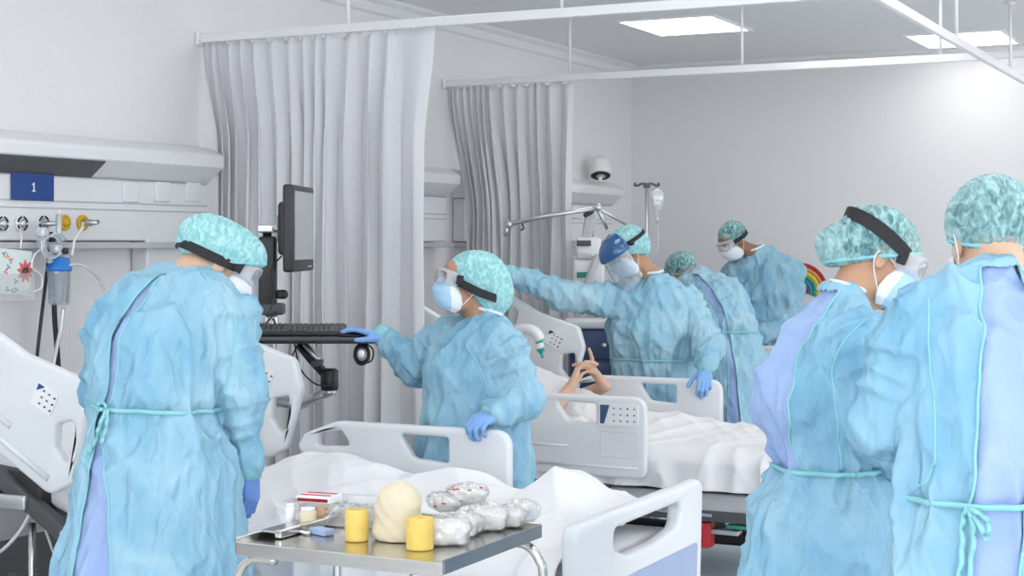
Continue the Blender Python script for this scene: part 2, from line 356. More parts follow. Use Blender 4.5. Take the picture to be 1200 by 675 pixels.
class Field:
    def __init__(s, lo, hi, h):
        s.lo = np.array(lo, float); s.h = h; s.n = np.ceil((np.array(hi)-s.lo)/h).astype(int)+1
        s.D = np.full(s.n, .5, dtype=np.float32)
    def sub(s, lo, hi):
        a = np.clip(np.floor((np.array(lo)-s.lo)/s.h).astype(int), 0, s.n); b = np.clip(np.ceil((np.array(hi)-s.lo)/s.h).astype(int)+1, 0, s.n)
        if np.any(b <= a): return None, None
        ax = [(s.lo[i]+s.h*np.arange(a[i], b[i])).astype(np.float32) for i in range(3)]
        return tuple(slice(a[i], b[i]) for i in range(3)), (ax[0][:, None, None], ax[1][None, :, None], ax[2][None, None, :])
    def mix(s, sl, d, k, op):
        a = s.D[sl]
        if op == 'add':
            h = np.clip(.5+.5*(a-d)/k, 0, 1); s.D[sl] = a+(d-a)*h-k*h*(1-h)
        else:
            h = np.clip(.5-.5*(a+d)/k, 0, 1); s.D[sl] = a+(-d-a)*h+k*h*(1-h)
    def cone(s, a, b, ra, rb, k=.01, op='add'):
        a = np.array(a, float); b = np.array(b, float); m = max(ra, rb)+k+3*s.h
        sl, X = s.sub(np.minimum(a, b)-m, np.maximum(a, b)+m)
        if sl is None: return s
        ab = b-a; L = ab@ab+1e-12
        t = np.clip(((X[0]-a[0])*ab[0]+(X[1]-a[1])*ab[1]+(X[2]-a[2])*ab[2])/L, 0, 1)
        d = np.sqrt((X[0]-a[0]-t*ab[0])**2+(X[1]-a[1]-t*ab[1])**2+(X[2]-a[2]-t*ab[2])**2)-(ra+(rb-ra)*t)
        s.mix(sl, d, k, op); return s
    def ell(s, c, r, R=None, k=.01, op='add'):
        c = np.array(c, float); r = np.array(r, float); R = np.eye(3) if R is None else R; m = r.max()+k+3*s.h
        sl, X = s.sub(c-m, c+m)
        if sl is None: return s
        q = [(X[0]-c[0])*R[i, 0]+(X[1]-c[1])*R[i, 1]+(X[2]-c[2])*R[i, 2] for i in range(3)]
        k0 = np.sqrt((q[0]/r[0])**2+(q[1]/r[1])**2+(q[2]/r[2])**2); k1 = np.sqrt((q[0]/r[0]**2)**2+(q[1]/r[1]**2)**2+(q[2]/r[2]**2)**2)+1e-9
        s.mix(sl, k0*(k0-1)/k1, k, op); return s
    def seg(s, a, b, ra, rb, side, k=.03):
        """tapered elliptic segment: ra, rb = (half side, half front) at a and b"""
        a = np.array(a, float); b = np.array(b, float); m = max(*ra, *rb)+k+3*s.h
        sl, X = s.sub(np.minimum(a, b)-m, np.maximum(a, b)+m)
        if sl is None: return s
        ab = b-a; L = ab@ab+1e-12; t_ = ab/math.sqrt(L); sd = np.array(side, float); sd = nrm(sd-t_*(sd@t_)); fr = np.cross(t_, sd)
        t = np.clip(((X[0]-a[0])*ab[0]+(X[1]-a[1])*ab[1]+(X[2]-a[2])*ab[2])/L, 0, 1)
        q = [X[i]-a[i]-t*ab[i] for i in range(3)]
        dot = lambda v: q[0]*v[0]+q[1]*v[1]+q[2]*v[2]
        A = ra[0]+(rb[0]-ra[0])*t; B = ra[1]+(rb[1]-ra[1])*t; C = np.minimum(A, B)*.7
        x, y, z = dot(sd), dot(fr), dot(t_)
        k0 = np.sqrt((x/A)**2+(y/B)**2+(z/C)**2); k1 = np.sqrt((x/A**2)**2+(y/B**2)**2+(z/C**2)**2)+1e-9
        s.mix(sl, np.where(k0 < .05, -np.minimum(A, B), k0*(k0-1)/k1), k, 'add'); return s
    def clip_below(s, z):
        zz = s.lo[2]+s.h*np.arange(s.n[2]); s.D = np.maximum(s.D, (z-zz)[None, None, :].astype(np.float32)); return s
    def clip_plane(s, p, n):
        n = nrm(n); ax = [s.lo[i]+s.h*np.arange(s.n[i]) for i in range(3)]
        d = ((ax[0]-p[0])*n[0])[:, None, None]+((ax[1]-p[1])*n[1])[None, :, None]+((ax[2]-p[2])*n[2])[None, None, :]
        s.D = np.maximum(s.D, d.astype(np.float32)); return s
    def mesh(s, iso=0.0):
        D = s.D-iso; D[0] = D[-1] = .1; D[:, 0] = D[:, -1] = .1; D[:, :, 0] = D[:, :, -1] = .1
        I = (D < 0); nx, ny, nz = D.shape
        cnt = np.zeros((nx-1, ny-1, nz-1), np.int8)
        off = [(i, j, k) for i in (0, 1) for j in (0, 1) for k in (0, 1)]
        for (i, j, k) in off: cnt += I[i:nx-1+i, j:ny-1+j, k:nz-1+k]
        act = (cnt > 0) & (cnt < 8); C = np.argwhere(act)
        idx = np.full(act.shape, -1, np.int32); idx[act] = np.arange(len(C))
        val = {o: D[C[:, 0]+o[0], C[:, 1]+o[1], C[:, 2]+o[2]] for o in off}
        acc = np.zeros((len(C), 3)); num = np.zeros(len(C))
        for a in off:
            for ax in range(3):
                if a[ax]: continue
                b = list(a); b[ax] = 1; b = tuple(b); va, vb = val[a], val[b]; m = (va < 0) != (vb < 0)
                t = np.where(m, va/np.where(m, va-vb, 1), 0); p = np.zeros((len(C), 3)); p += np.array(a); p[:, ax] += t
                acc += p*m[:, None]; num += m
        V = s.lo+s.h*(C+acc/num[:, None]); Q = []
        for ax in range(3):
            sl0 = [slice(None)]*3; sl1 = [slice(None)]*3; sl0[ax] = slice(0, -1); sl1[ax] = slice(1, None)
            A, B = I[tuple(sl0)], I[tuple(sl1)]
            o1, o2 = [(1, 2), (2, 0), (0, 1)][ax]
            for flag, (M0, M1) in enumerate(((A, B), (B, A))):
                E = np.argwhere(M0 & ~M1)
                if not len(E): continue
                def g(d1, d2):
                    q = E.copy(); q[:, o1] -= d1; q[:, o2] -= d2; return idx[q[:, 0], q[:, 1], q[:, 2]]
                q = np.stack([g(1, 1), g(0, 1), g(0, 0), g(1, 0)], 1)
                Q.append(q if flag == 0 else q[:, ::-1])
        return V, np.concatenate(Q)

def vnormals(V, Q):
    n = np.cross(V[Q[:, 2]]-V[Q[:, 0]], V[Q[:, 3]]-V[Q[:, 1]]); N = np.zeros_like(V)
    for i in range(4): np.add.at(N, Q[:, i], n)
    return N/(np.linalg.norm(N, axis=1)[:, None]+1e-12)
def relax(V, Q, it=2, lam=.5):
    deg = np.zeros(len(V))
    for i in range(4): np.add.at(deg, Q[:, i], 2)
    for _ in range(it):
        acc = np.zeros_like(V)
        for i in range(4):
            np.add.at(acc, Q[:, i], V[Q[:, (i+1) % 4]]); np.add.at(acc, Q[:, i], V[Q[:, (i+3) % 4]])
        V = V+lam*(acc/np.maximum(deg, 1)[:, None]-V)
    return V
def bvh(V, Q): return BVHTree.FromPolygons([Vector(v) for v in V], [tuple(int(i) for i in q) for q in Q])
def ray(b, o, d, far=10):
    h = b.ray_cast(Vector(o), Vector(nrm(d)), far); return (np.array(h[0]), np.array(h[1])) if h[0] is not None else None

def world_of(u, d):
    """ground point straight below picture column u at depth d"""
    p = FW*d+RT*(u-600)/FPX*d; return float(p[0]), float(p[1])
def at_y(u, v, y):
    k = u-600; s = y/(math.cos(YAW)*FPX+math.sin(YAW)*k)
    return (s*(-math.sin(YAW)*FPX+math.cos(YAW)*k), y, EYE-(v-HORIZON)*s)
def at_x(u, v, x):
    k = u-600; s = x/(-math.sin(YAW)*FPX+math.cos(YAW)*k)
    return (x, s*(math.cos(YAW)*FPX+math.sin(YAW)*k), EYE-(v-HORIZON)*s)
def at_z(u, v, z):
    s = (EYE-z)/(v-HORIZON); k = u-600
    return (s*(-math.sin(YAW)*FPX+math.cos(YAW)*k), s*(math.cos(YAW)*FPX+math.sin(YAW)*k), z)
def at_d(u, v, d):
    x, y = world_of(u, d); return (x, y, EYE-(v-HORIZON)*d/FPX)

# ------------------------------------------------------------------ the room
XL, XR, YF, YB, ZC = -5.14, 3.4, -1.6, 12.58, 3.1
def struct(name, c, d, m, bev=0):
    o = MB().box(c, d, m, bev).build(name); return tag(o, kind='structure')
struct('floor', ((XL+XR)/2, (YF+YB)/2, -.05), (XR-XL+.4, YB-YF+.4, .1), 'floor')
struct('ceiling', ((XL+XR)/2, (YF+YB)/2, ZC+.05), (XR-XL+.4, YB-YF+.4, .1), 'ceiling')
struct('wall_left', (XL-.05, (YF+YB)/2, ZC/2), (.1, YB-YF+.2, ZC), 'wall')
struct('wall_back', ((XL+XR)/2, YB+.05, ZC/2), (XR-XL, .1, ZC), 'wall')
struct('wall_front', ((XL+XR)/2, YF-.05, ZC/2), (XR-XL, .1, ZC), 'wall')
struct('wall_right', (XR+.05, (YF+YB)/2, ZC/2), (.1, YB-YF+.2, ZC), 'wall')
m = MB(); m.prism([(XL, ZC), (XL+.10, ZC), (XL+.10, ZC-.02), (XL+.05, ZC-.035), (XL+.03, ZC-.08), (XL, ZC-.09)], 'y', YF, YB, 'ceiling'); tag(m.build('trim_1'), kind='structure')
m = MB(); m.prism([(YB, ZC), (YB-.10, ZC), (YB-.10, ZC-.02), (YB-.05, ZC-.035), (YB-.03, ZC-.08), (YB, ZC-.09)], 'x', XL, XR, 'ceiling'); tag(m.build('trim_2'), kind='structure')
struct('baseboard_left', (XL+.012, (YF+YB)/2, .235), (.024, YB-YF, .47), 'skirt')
struct('baseboard_back', ((XL+XR)/2, YB-.006, .06), (XR-XL-.05, .012, .12), 'unit_grey')

# unseen glowing windows: side light from the right, made-up fill behind the camera
MT['fill_glow'] = mat('fill_glow_glass', (.93, .96, 1), .4, emit=FILL_STRENGTH)
for n, y in enumerate((2.2, 5.6, 9.0)):    # right-hand wall
    m = MB(); m.box((XR-.006, y, 1.75), (.012, 2.6, 1.5), 'fill_glow', 0)
    for yy in (-1.33, 0, 1.33): m.box((XR-.03, y+yy, 1.75), (.06, .06, 1.62), 'white')
    for zz in (.97, 2.53): m.box((XR-.03, y, zz), (.06, 2.72, .06), 'white')
    tag(m.build('unseen_window_%d' % (n+1)), kind='structure')

for n, x in enumerate((-3.3, -.6, 2.0)):         # wall behind the camera: windows added for frontal fill light
    m = MB(); m.box((x, YF+.006, 1.7), (2.2, .012, 1.7), 'fill_glow', 0)
    for xx in (-1.13, 0, 1.13): m.box((x+xx, YF+.03, 1.7), (.06, .06, 1.82), 'white')
    for zz in (.82, 2.58): m.box((x, YF+.03, zz), (2.32, .06, .06), 'white')
    tag(m.build('unseen_window_%d' % (n+4)), kind='structure')

# recessed ceiling lights
MT['diffuser'] = mat('light_diffuser', (1, .99, .97), .4, var=.001, emit=PANEL_STRENGTH)
cl = {(0, 10.33): 'recessed square ceiling light shining above the middle curtain rail, nearer the curtains',
      (1, 11.93): 'recessed square ceiling light shining above the corner where the curtain rails meet'}
n = 0
for i in range(-1, 5):
    for j in range(-8, 2):
        if (i+j) % 2: continue
        x, y = -3.82+1.57*i, 10.33+1.6*j
        if not (XL+.5 < x < XR-.5 and YF+.5 < y < YB-.4): continue
        r = empty('ceiling_light', (x, y, ZC), 0, cl.get((i, y), None) or cl.get((i, round(y, 2)), 'recessed square ceiling light in the plaster ceiling beyond the picture'), 'light', 'ceiling lights')
        m = MB(); W_, D_ = .70, .84
        for a, b in (((0, D_/2-.012, -.006), (W_, .024, .014)), ((0, -D_/2+.012, -.006), (W_, .024, .014)), ((W_/2-.012, 0, -.006), (.024, D_-.048, .014)), ((-W_/2+.012, 0, -.006), (.024, D_-.048, .014))): m.box(a, b, 'white', .002)
        m.build('frame', r); MB().box((0, 0, -.005), (W_-.05, D_-.05, .008), 'diffuser', 0).build('diffuser', r)

# curtain rails on hanging rods
RZ = 2.66
def rail(name, label, a, b, rods):
    a, b = np.array(a, float), np.array(b, float); c = (a+b)/2; r = empty(name, tuple(c), 0, label, 'curtain rail', 'curtain rails')
    d = np.abs(b-a); MB().box((0, 0, 0), (max(d[0], .035), max(d[1], .035), .045), 'white', .006).build('track', r)
    for (x, y) in rods:
        m = MB(); m.tube([(x-c[0], y-c[1], .02), (x-c[0], y-c[1], ZC-RZ-.004)], .009, 'white'); m.lathe([(0, 0), (.03, 0), (.03, .012), (0, .012)], 'white', (x-c[0], y-c[1], ZC-RZ-.014), 16); m.build('hanging_rod', r)
    MB().box((a[0]-c[0]+(.01 if d[0] > 1 else 0), a[1]-c[1], 0), (.02 if d[0] > 1 else .06, .07, .07), 'white', .005).build('end_bracket', r)
rail('curtain_rail', 'white curtain rail over the wide pale curtain behind the computer', (XL+.002, 6.67, RZ), (-1.665, 6.67, RZ), [(-4.23, 6.67), (-3.07, 6.67), (-1.9, 6.67)])
rail('curtain_rail', 'white curtain rail over the narrower curtain further back', (XL+.002, 9.29, RZ), (-1.665, 9.29, RZ), [(-4.22, 9.29), (-3.07, 9.29), (-1.88, 9.29)])
rail('curtain_rail', 'grey cross rail running diagonally at top right, joining the other rails', (-1.645, 3.0, RZ), (-1.645, 12.3, RZ), [(-1.645, 5.2), (-1.645, 8.53), (-1.645, 10.24)])

def curtain(label, y, x0t, x1t, x0b, x1b, folds, seed, taper, z0=.28, wide=1.3):
    na, nz = 420, 60; V = []
    rnd = np.random.RandomState(seed); wv = np.cumsum(rnd.uniform(.35, 1.3, folds)*np.linspace(.55, wide, folds)); wv = np.concatenate([[0], wv/wv[-1]])
    ph = np.interp(np.linspace(0, 1, na), wv, np.arange(folds+1))
    am = np.interp(ph, np.arange(folds+1), rnd.uniform(.55, 1.15, folds+1))
    for i in range(nz):
        t = i/(nz-1); z = RZ-.03-(RZ-.03-z0)*t; k = min(1, t/taper); k = k*k*(3-2*k)
        for j in range(na):
            q = j/(na-1); xa = x0t+(x1t-x0t)*q; xb = x0b+(x1b-x0b)*q
            A = (.018+.026*min(1, t*4))*am[j]; p = 2*math.pi*ph[j]
            dy = A*math.sin(p+.6*math.sin(t*3+q*9))+.010*math.sin(p*.5+t*5+seed)*min(1, t*3)
            dx = .35*A*math.sin(2*p)*min(1, t*5)+.012*math.sin(t*4+q*17)*min(1, t*2)
            V.append((xa+(xb-xa)*k+dx, y+dy, z+(.012*math.cos(p*1.0) if i == 0 else 0)))
    Fs = np.array([(i*na+j, (i+1)*na+j, (i+1)*na+j+1, i*na+j+1) for i in range(nz-1) for j in range(na-1)])
    o = raw('privacy_curtain', V, Fs, MT['curtain']); md = o.modifiers.new('thickness', 'SOLIDIFY'); md.thickness = .003
    hk = MB()
    for q in np.linspace(.02, .98, 15):
        x = x0t+(x1t-x0t)*q; hk.tube([(x, y, RZ-.02), (x+.006, y, RZ-.034), (x, y, RZ-.05)], .003, 'white', 6)
    hk.build('hooks', o)
    return tag(o, label, 'curtain', 'privacy curtains')
curtain('wide pale grey pleated curtain hanging behind the computer monitor', 6.67, XL+.03, -3.74, XL+.11, -3.79, 15, 5, .24, wide=2.6)
curtain('narrower pale grey pleated curtain hanging further back, beside the white lamp', 9.29, XL+.03, -4.19, XL+.17, -4.20, 14, 11, .38)

# ------------------------------------------------------------------ bed head wall units
def unit(y0, y1, label, grille=None, sockets=(), outlets=(), box=None, extra_end=0):
    yc = (y0+y1)/2; L = y1-y0; r = empty('bedhead_unit', (XL+.003, yc, 0), 0, label, 'bedhead unit', 'bedhead units')
    m = MB(); m.prism(roundpoly([(0, 2.10), (.10, 2.085, .02), (.19, 2.045, .03), (.185, 1.985, .012), (.085, 1.905, .005), (0, 1.905)], .002), 'y', -L/2, L/2, 'unit'); c = m.build('canopy', r)
    MB().box((.045, 0, 1.757), (.09, L-.02, .292), 'unit', .008).build('panel', r)
    m = MB()
    for z in (1.79, 1.758, 1.90): m.box((.092, 0, z), (.006, L-.04, .006), 'unit_grey', .001)
    m.build('groove', r)
    m = MB(); m.box((.075, 0, 1.59), (.15, L-.02, .03), 'unit_grey', .004); m.build('accessory_rail', r)
    if grille:
        a, b = grille; dv = nrm([-.1, -.08]); m = MB()
        M_ = Matrix.Rotation(math.atan2(.08, .1), 4, 'Y')
        m.box((.137, (a+b)/2-yc, 1.942), (.112, b-a, .006), 'grille', .001, Matrix.Rotation(-math.atan2(.08, .1), 4, 'Y')); m.build('grille', r)
    for (y, z, w_, cy) in sockets:
        m = MB(); m.rbox((.094, y-yc, z), (.014, w_, w_*.86), 'unit', .007); m.build('socket_cover', r)
    if box:
        m = MB(); m.box((.05, (box[0]+box[1])/2-yc, 1.30), (.10, box[1]-box[0], .66), 'unit', .01); m.build('side_cabinet', r)
    for (y, z, kind) in outlets:
        m = MB(); M_ = Matrix.Rotation(math.pi/2, 4, 'Y'); cy = (.09, y-yc, z)
        if kind == 'yellow': m.lathe([(0, 0), (.036, 0), (.036, .012), (.028, .016), (.026, .01), (.014, .01), (.014, .03), (0, .03)], 'yellow_b', cy, 20, M_)
        else:
            m.lathe([(0, 0), (.036, 0), (.036, .012), (.031, .014), (0, .014)], 'white', cy, 20, M_)
            for k in range(4):
                a0 = k*math.pi/2+.2; m.tube([(.105, y-yc+.0285*math.cos(a0+t), z+.0285*math.sin(a0+t)) for t in np.linspace(0, 1.15, 7)], .0045, 'black', 6)
            m.lathe([(.0, .01), (.019, .01), (.019, .02), (.012, .026), (0, .026)], 'alu', cy, 16, M_)
        m.build('gas_outlet', r)
    return r
oy = lambda u: at_x(u, 262, XL+.1)[1]
oz = lambda u, v: at_x(u, v, XL+.1)[2]
unit(1.5, 6.63, 'long white bedhead wall unit carrying the blue number sign', (2.4, oy(104)+.02), [(oy(u), oz(u, 225), .115, 0) for u in (154, 191, 227)],
     [(oy(2), oz(2, 262), 'w'), (oy(25), oz(25, 262), 'w'), (oy(50), oz(50, 261), 'w'), (oy(76), oz(76, 261), 'yellow'), (oy(97), oz(97, 261), 'yellow')], box=(at_x(172, 300, XL+.1)[1], 6.52))
y2 = lambda u: at_x(u, 262, XL+.1)[1]
unit(6.95, 9.17, 'white bedhead wall unit glimpsed between the two curtains', None, [(8.2, 1.84, .11, 0), (8.5, 1.84, .11, 0), (8.8, 1.84, .11, 0)], [(7.2, 1.68, 'w'), (7.5, 1.68, 'yellow'), (8.1, 1.68, 'w')])
unit(9.40, 11.95, 'white bedhead wall unit behind the ventilator in the far bay', None, [(10.6, 1.84, .11, 0), (10.9, 1.84, .11, 0), (11.2, 1.84, .11, 0)], [(9.9, 1.68, 'w'), (10.2, 1.68, 'yellow'), (11.5, 1.68, 'w')])

# number sign
a = at_x(13, 202, XL+.1); b = at_x(62, 236, XL+.1)
sg = empty('number_sign', (XL+.0985, (a[1]+b[1])/2, (a[2]+b[2])/2), 0, 'blue square sign with a white numeral 1 on the bedhead unit', 'sign')
W_, H_ = b[1]-a[1], a[2]-b[2]
MB().box((.004, 0, 0), (.008, W_, H_), 'blue_sign', .001).build('board', sg)
k = H_*.0335
pts = [(-2.1, -5), (2.9, -5), (2.9, -3.7), (1.4, -3.7), (1.4, 5), (.2, 5), (-.3, 4.1), (-2.2, 3.5), (-2.2, 2.2), (-.3, 2.4), (-.3, -3.7), (-2.1, -3.7)]
MB().prism([(p*k*1.05, q*k) for p, q in pts], 'x', .0075, .0095, 'white').build('numeral', sg)

# rainbow picture on the back wall
u0, v0 = 938, 341
c = at_y(u0, v0, YB); sR = 33*c[1]/(1671+.446*(u0-600))
rb = empty('rainbow_picture', (c[0], YB-.003, c[2]), 0, 'round-cut rainbow drawing stuck on the far white wall', 'picture')
m = MB(); rr = [1, .86, .72, .58, .44, .3, .14]; ks = ['red', 'orange', 'yarc', 'green', 'barc', 'parc']
for i in range(6):
    for j in range(28):
        t0, t1 = math.radians(-20+220*j/28), math.radians(-20+220*(j+1)/28)
        P = [(sR*r*math.cos(t), sR*r*math.sin(t)) for r, t in ((rr[i], t0), (rr[i], t1), (rr[i+1], t1), (rr[i+1], t0))]
        m.add([(x, yy, z) for yy in (0, -.002) for x, z in P], [(0, 1, 2, 3), (7, 6, 5, 4), (0, 4, 5, 1), (1, 5, 6, 2), (2, 6, 7, 3), (3, 7, 4, 0)], ks[i])
m.build('rainbow_arcs', rb)

# ------------------------------------------------------------------ beds
def rail_part(name, root, outline, holes, y, side, keypads=(), th=.045, grooves=(), panel=None, m='plastic'):
    """plate drawn in x,z at y; side = +1 when its outside faces +Y"""
    V, Fs = plate(outline, holes, th, .014)
    o = raw(name, [(v[0], y-v[2]*1.0, v[1]) for v in V], Fs, MT[m], root, True)
    es = o.modifiers.new('edge', 'EDGE_SPLIT'); es.split_angle = math.radians(50)
    for (cx, cz, ang, face, w_, h_) in keypads:
        kb = MB(); yy = y+face*(th/2+.001); ca, sa = math.cos(ang), math.sin(ang)
        T = lambda p, q: (cx+p*ca-q*sa, cz+p*sa+q*ca)
        def quad(P, k, dz):
            P2 = roundpoly(P, .006, 4) if k == 'white' else P
            kb.prism([T(p, q) for p, q in P2], 'y', yy-face*.001, yy+face*dz, k)
        quad([(-w_/2, -h_/2), (w_/2, -h_/2), (w_/2, h_/2), (-w_/2, h_/2)], 'white', .004)
        f2 = -face      # the side on which the dark corner sits
        s0 = -w_/2+.006
        quad([(s0, h_/2-.008), (s0+w_*.24, h_/2-.008), (s0+w_*.10, -h_/2+.008), (s0, -h_/2+.008)] if h_ < w_*.7 else [(s0, h_/2-.006), (s0+w_*.3, h_/2-.006), (s0, h_*.12)], 'navy' if h_ < w_*.7 else 'blue_sign', .0055)
        rnd = random.Random(4); nx_, nz_ = (4, 3) if h_ < w_*.7 else (3, 3)
        for a_ in range(nx_):
            for b_ in range(nz_):
                p = w_*(-.12+.52*a_/(nx_-1)); q = h_*(.28-.56*b_/(nz_-1)); e = .0055; sw = .35+.6*rnd.random()
                quad([(p-e, q-e*sw), (p+e, q-e*.5), (p+e*.7, q+e*sw), (p-e*.4, q+e*.6)], 'darkgrey', .0055)
        kb.build('keypad', o)
    for (pts, r) in grooves:
        g = MB(); g.tube([(x, y+side*(th/2+.001), z) for x, z in pts], r, 'plastic', 8); g.build('ridge', o)
    if panel:
        x0, x1, z0, z1 = panel; g = MB(); P = roundpoly([(x0, z0), (x1, z0), (x1, z1), (x0, z1)], .012, 4)
        g.tube([(x, y+side*(th/2), z) for x, z in P], .003, 'plastic', 6, True); g.build('inset_panel', o)
    return o

HW = .54
def bed(x, yc, label, dz=0, near_foot=True, near_head=True, footboard=True, hx=0, hz=0, far=0):
    r = empty('hospital_bed', (x, yc, 0), 0, label, 'bed', 'hospital beds')
    tz = .91+dz
    fo = roundpoly([(-.72, tz, .07), (-.72, tz-.385, .05), (-1.30, tz-.385, .10), (-1.50, tz-.22, .08), (-1.66, tz-.115, .05), (-1.62, tz-.055, .05), (-1.47, tz, .12)], .05, 8)
    h1 = roundpoly([(-.975, tz-.038), (-1.19, tz-.034), (-1.125, tz-.125, .03), (-.975, tz-.135)], .016, 5)
    h2 = roundpoly([(-1.45, tz-.036), (-1.55, tz-.05), (-1.56, tz-.10), (-1.40, tz-.095, .025)], .014, 5)
    for sd in (-1, 1):
        if sd < 0 and not near_foot: continue
        rail_part('foot_side_rail', r, fo, [h1, h2], sd*HW, sd, [(-.855, tz-.085, 0, sd, .20, .105)], panel=(-.945, -.76, tz-.285, tz-.165),
                  grooves=[([(-.76, tz-.335), (-1.28, tz-.335)], .006), ([(-1.12, tz-.245), (-1.36, tz-.245)], .006)])
    ho = roundpoly([(-1.765, 1.03+dz, .05), (-1.80, 1.145+dz, .05), (-2.05, 1.222+dz, .02), (-2.09, 1.245+dz, .02), (-2.36, 1.385+dz, .06), (-2.46, 1.30+dz, .08), (-2.44, 1.03+dz, .1), (-1.93, .74+dz, .06), (-1.835, .785+dz, .05)], .04, 6)
    mv = lambda P: [(p[0]+ox, p[1]+hz) for p in P]
    g1 = roundpoly([(-1.822, 1.0+dz), (-1.822, .885+dz), (-1.858, .850+dz), (-1.905, .905+dz), (-1.90, .985+dz)], .016, 5)
    g2 = roundpoly([(-2.17, 1.225+dz), (-2.33, 1.31+dz), (-2.36, 1.22+dz), (-2.19, 1.135+dz)], .025, 5)
    for sd in (-1, 1):
        if sd < 0 and not near_head: continue
        ox = hx+(far if sd > 0 else 0); ka = -math.radians(27)
        rail_part('head_side_rail', r, mv(ho), [mv(g1), mv(g2)], sd*HW, sd, [(-1.945+ox, 1.07+dz+hz, ka, -1, .10, .085), (-1.945+ox, 1.07+dz+hz, ka, 1, .10, .085)],
                  grooves=[(mv([(-1.93, .80+dz), (-2.40, 1.07+dz)]), .012), (mv([(-2.10, .97+dz), (-2.38, 1.12+dz)]), .012)])
    for sd in (-1, 1):
        for xx in (-.95, -1.25): m = MB(); m.rbox((xx, sd*(HW-.04), .44+dz), (.045, .03, .20), 'darkgrey', .008); m.build('rail_bracket', r)
        m = MB(); m.rbox((-2.2+hx, sd*(HW-.10), .74+dz), (.34, .10, .13), 'black', .02, Matrix.Rotation(.1, 4, 'Y')); m.rbox((-2.22+hx, sd*(HW-.02), .70+dz), (.30, .02, .05), 'alu', .006); m.rbox((-2.02+hx, sd*(HW-.05), .66+dz), (.5, .05, .06), 'darkgrey', .01, Matrix.Rotation(.55, 4, 'Y')); m.build('back_lifter', r)
    # footboard
    if footboard:
        tf = .785
        fo2 = roundpoly([(-HW, tf, .05), (HW, tf, .05), (HW-.03, .30, .05), (-HW+.03, .30, .05)], .05, 8)
        hh = roundpoly([(-.25, tf-.052, .03), (.33, tf-.052, .03), (.30, tf-.13, .04), (.12, tf-.15, .08), (-.14, tf-.15, .08), (-.26, tf-.11, .03)], .03, 6)
        V, Fs = plate(fo2, [hh], .055, .018); o = raw('footboard', [(v[2], v[0], v[1]) for v in V], Fs, MT['plastic'], r, True)
        es = o.modifiers.new('edge', 'EDGE_SPLIT'); es.split_angle = math.radians(50)
        P = roundpoly([(-HW+.06, .36), (HW-.09, .36), (HW-.07, .575), (-HW+.05, .575)], .02, 5)
        g = MB(); g.prism(P, 'x', .026, .0305, 'panel_blue'); g.build('colour_panel', o)
    ho2 = roundpoly([(-HW+.04, .92), (HW-.04, .92), (HW-.06, .45), (-HW+.06, .45)], .08, 8)
    V, Fs = plate(ho2, [roundpoly([(-.3, .86), (.3, .86), (.28, .77), (-.28, .77)], .03, 6)], .05, .016); raw('headboard', [(v[2]-2.62, v[0], v[1]) for v in V], Fs, MT['plastic'], r, True)
    # mattress: flat part and raised back
    mp = [(-.06, .48), (-1.40, .48), (-1.50, .49), (-2.48, .82)]; n = 26; pts = catmull([np.array(p) for p in mp], 8); V = []; Fs = []
    prof = roundpoly([(-.44, 0), (.44, 0), (.44, .15), (-.44, .15)], .05, 4); npf = len(prof)
    for i, p in enumerate(pts):
        a = pts[max(0, i-1)]; b = pts[min(len(pts)-1, i+1)]; t = nrm(b-a); nn = np.array([t[1], -t[0]]) if t[0] > 0 else np.array([t[1], -t[0]]); nn = nn if nn[1] > 0 else -nn
        for (yy, h_) in prof: V.append((p[0]+nn[0]*h_, yy, p[1]+nn[1]*h_+dz))
    for i in range(len(pts)-1):
        for k_ in range(npf): Fs.append((i*npf+k_, i*npf+(k_+1) % npf, (i+1)*npf+(k_+1) % npf, (i+1)*npf+k_))
    Fs += [tuple(range(npf))[::-1], tuple((len(pts)-1)*npf+k_ for k_ in range(npf))]
    raw('mattress', V, Fs, MT['mattress'], r, True)
    m = MB(); m.box((-.74, 0, .415+dz), (1.40, .86, .035), 'unit_grey', .008)
    for sd in (-1, 1): m.rbox((-.75, sd*.455, .425+dz), (1.42, .035, .09), 'unit_grey', .008)
    m.rbox((-.05, 0, .425+dz), (.04, .93, .09), 'unit_grey', .01)
    m.box((-1.97, 0, .615+dz), (1.04, .86, .03), 'unit_grey', .008, Matrix.Rotation(math.atan2(.33, .98), 4, 'Y'))
    m.build('deck', r)
    m = MB()
    for sd in (-1, 1): m.rbox((-1.25, sd*.30, .36), (2.2, .06, .07), 'darkgrey', .01)
    for xx in (-.35, -2.1):
        m.rbox((xx, 0, .37), (.16, .62, .09), 'darkgrey', .015)
    m.build('undercarriage', r)
    for xx in (-.6, -1.9): m = MB(); m.lathe([(0, .14), (.075, .14), (.075, .26), (.06, .27), (.06, .44+0*dz), (0, .44)], 'darkgrey', (xx, 0, 0), 18); m.build('lift_column', r)
    m = MB(); m.rbox((-1.25, 0, .16), (1.9, .20, .07), 'black', .02)
    for xx in (-.25, -2.25):
        for sd in (-1, 1):
            m.rbox((xx+(.1 if xx > -1 else -.0), sd*.22, .155), (.16, .52, .055), 'black', .02, Matrix.Rotation(sd*(-.18 if xx > -1 else .18), 4, 'Z'))
    m.build('base', r)
    for xx in (-.2, -2.3):
        for sd in (-1, 1):
            m = MB(); M_ = Matrix.Rotation(math.pi/2, 4, 'X')
            m.lathe([(0, -.022), (.06, -.022), (.068, -.012), (.068, .012), (.06, .022), (0, .022)], 'darkgrey', (xx, sd*.45, .069), 20, M_); m.lathe([(0, -.028), (.03, -.028), (.03, .028), (0, .028)], 'alu', (xx, sd*.45, .069), 14, M_)
            m.rbox((xx+.02, sd*.45, .135), (.08, .07, .05), 'darkgrey', .015); m.build('castor', r)
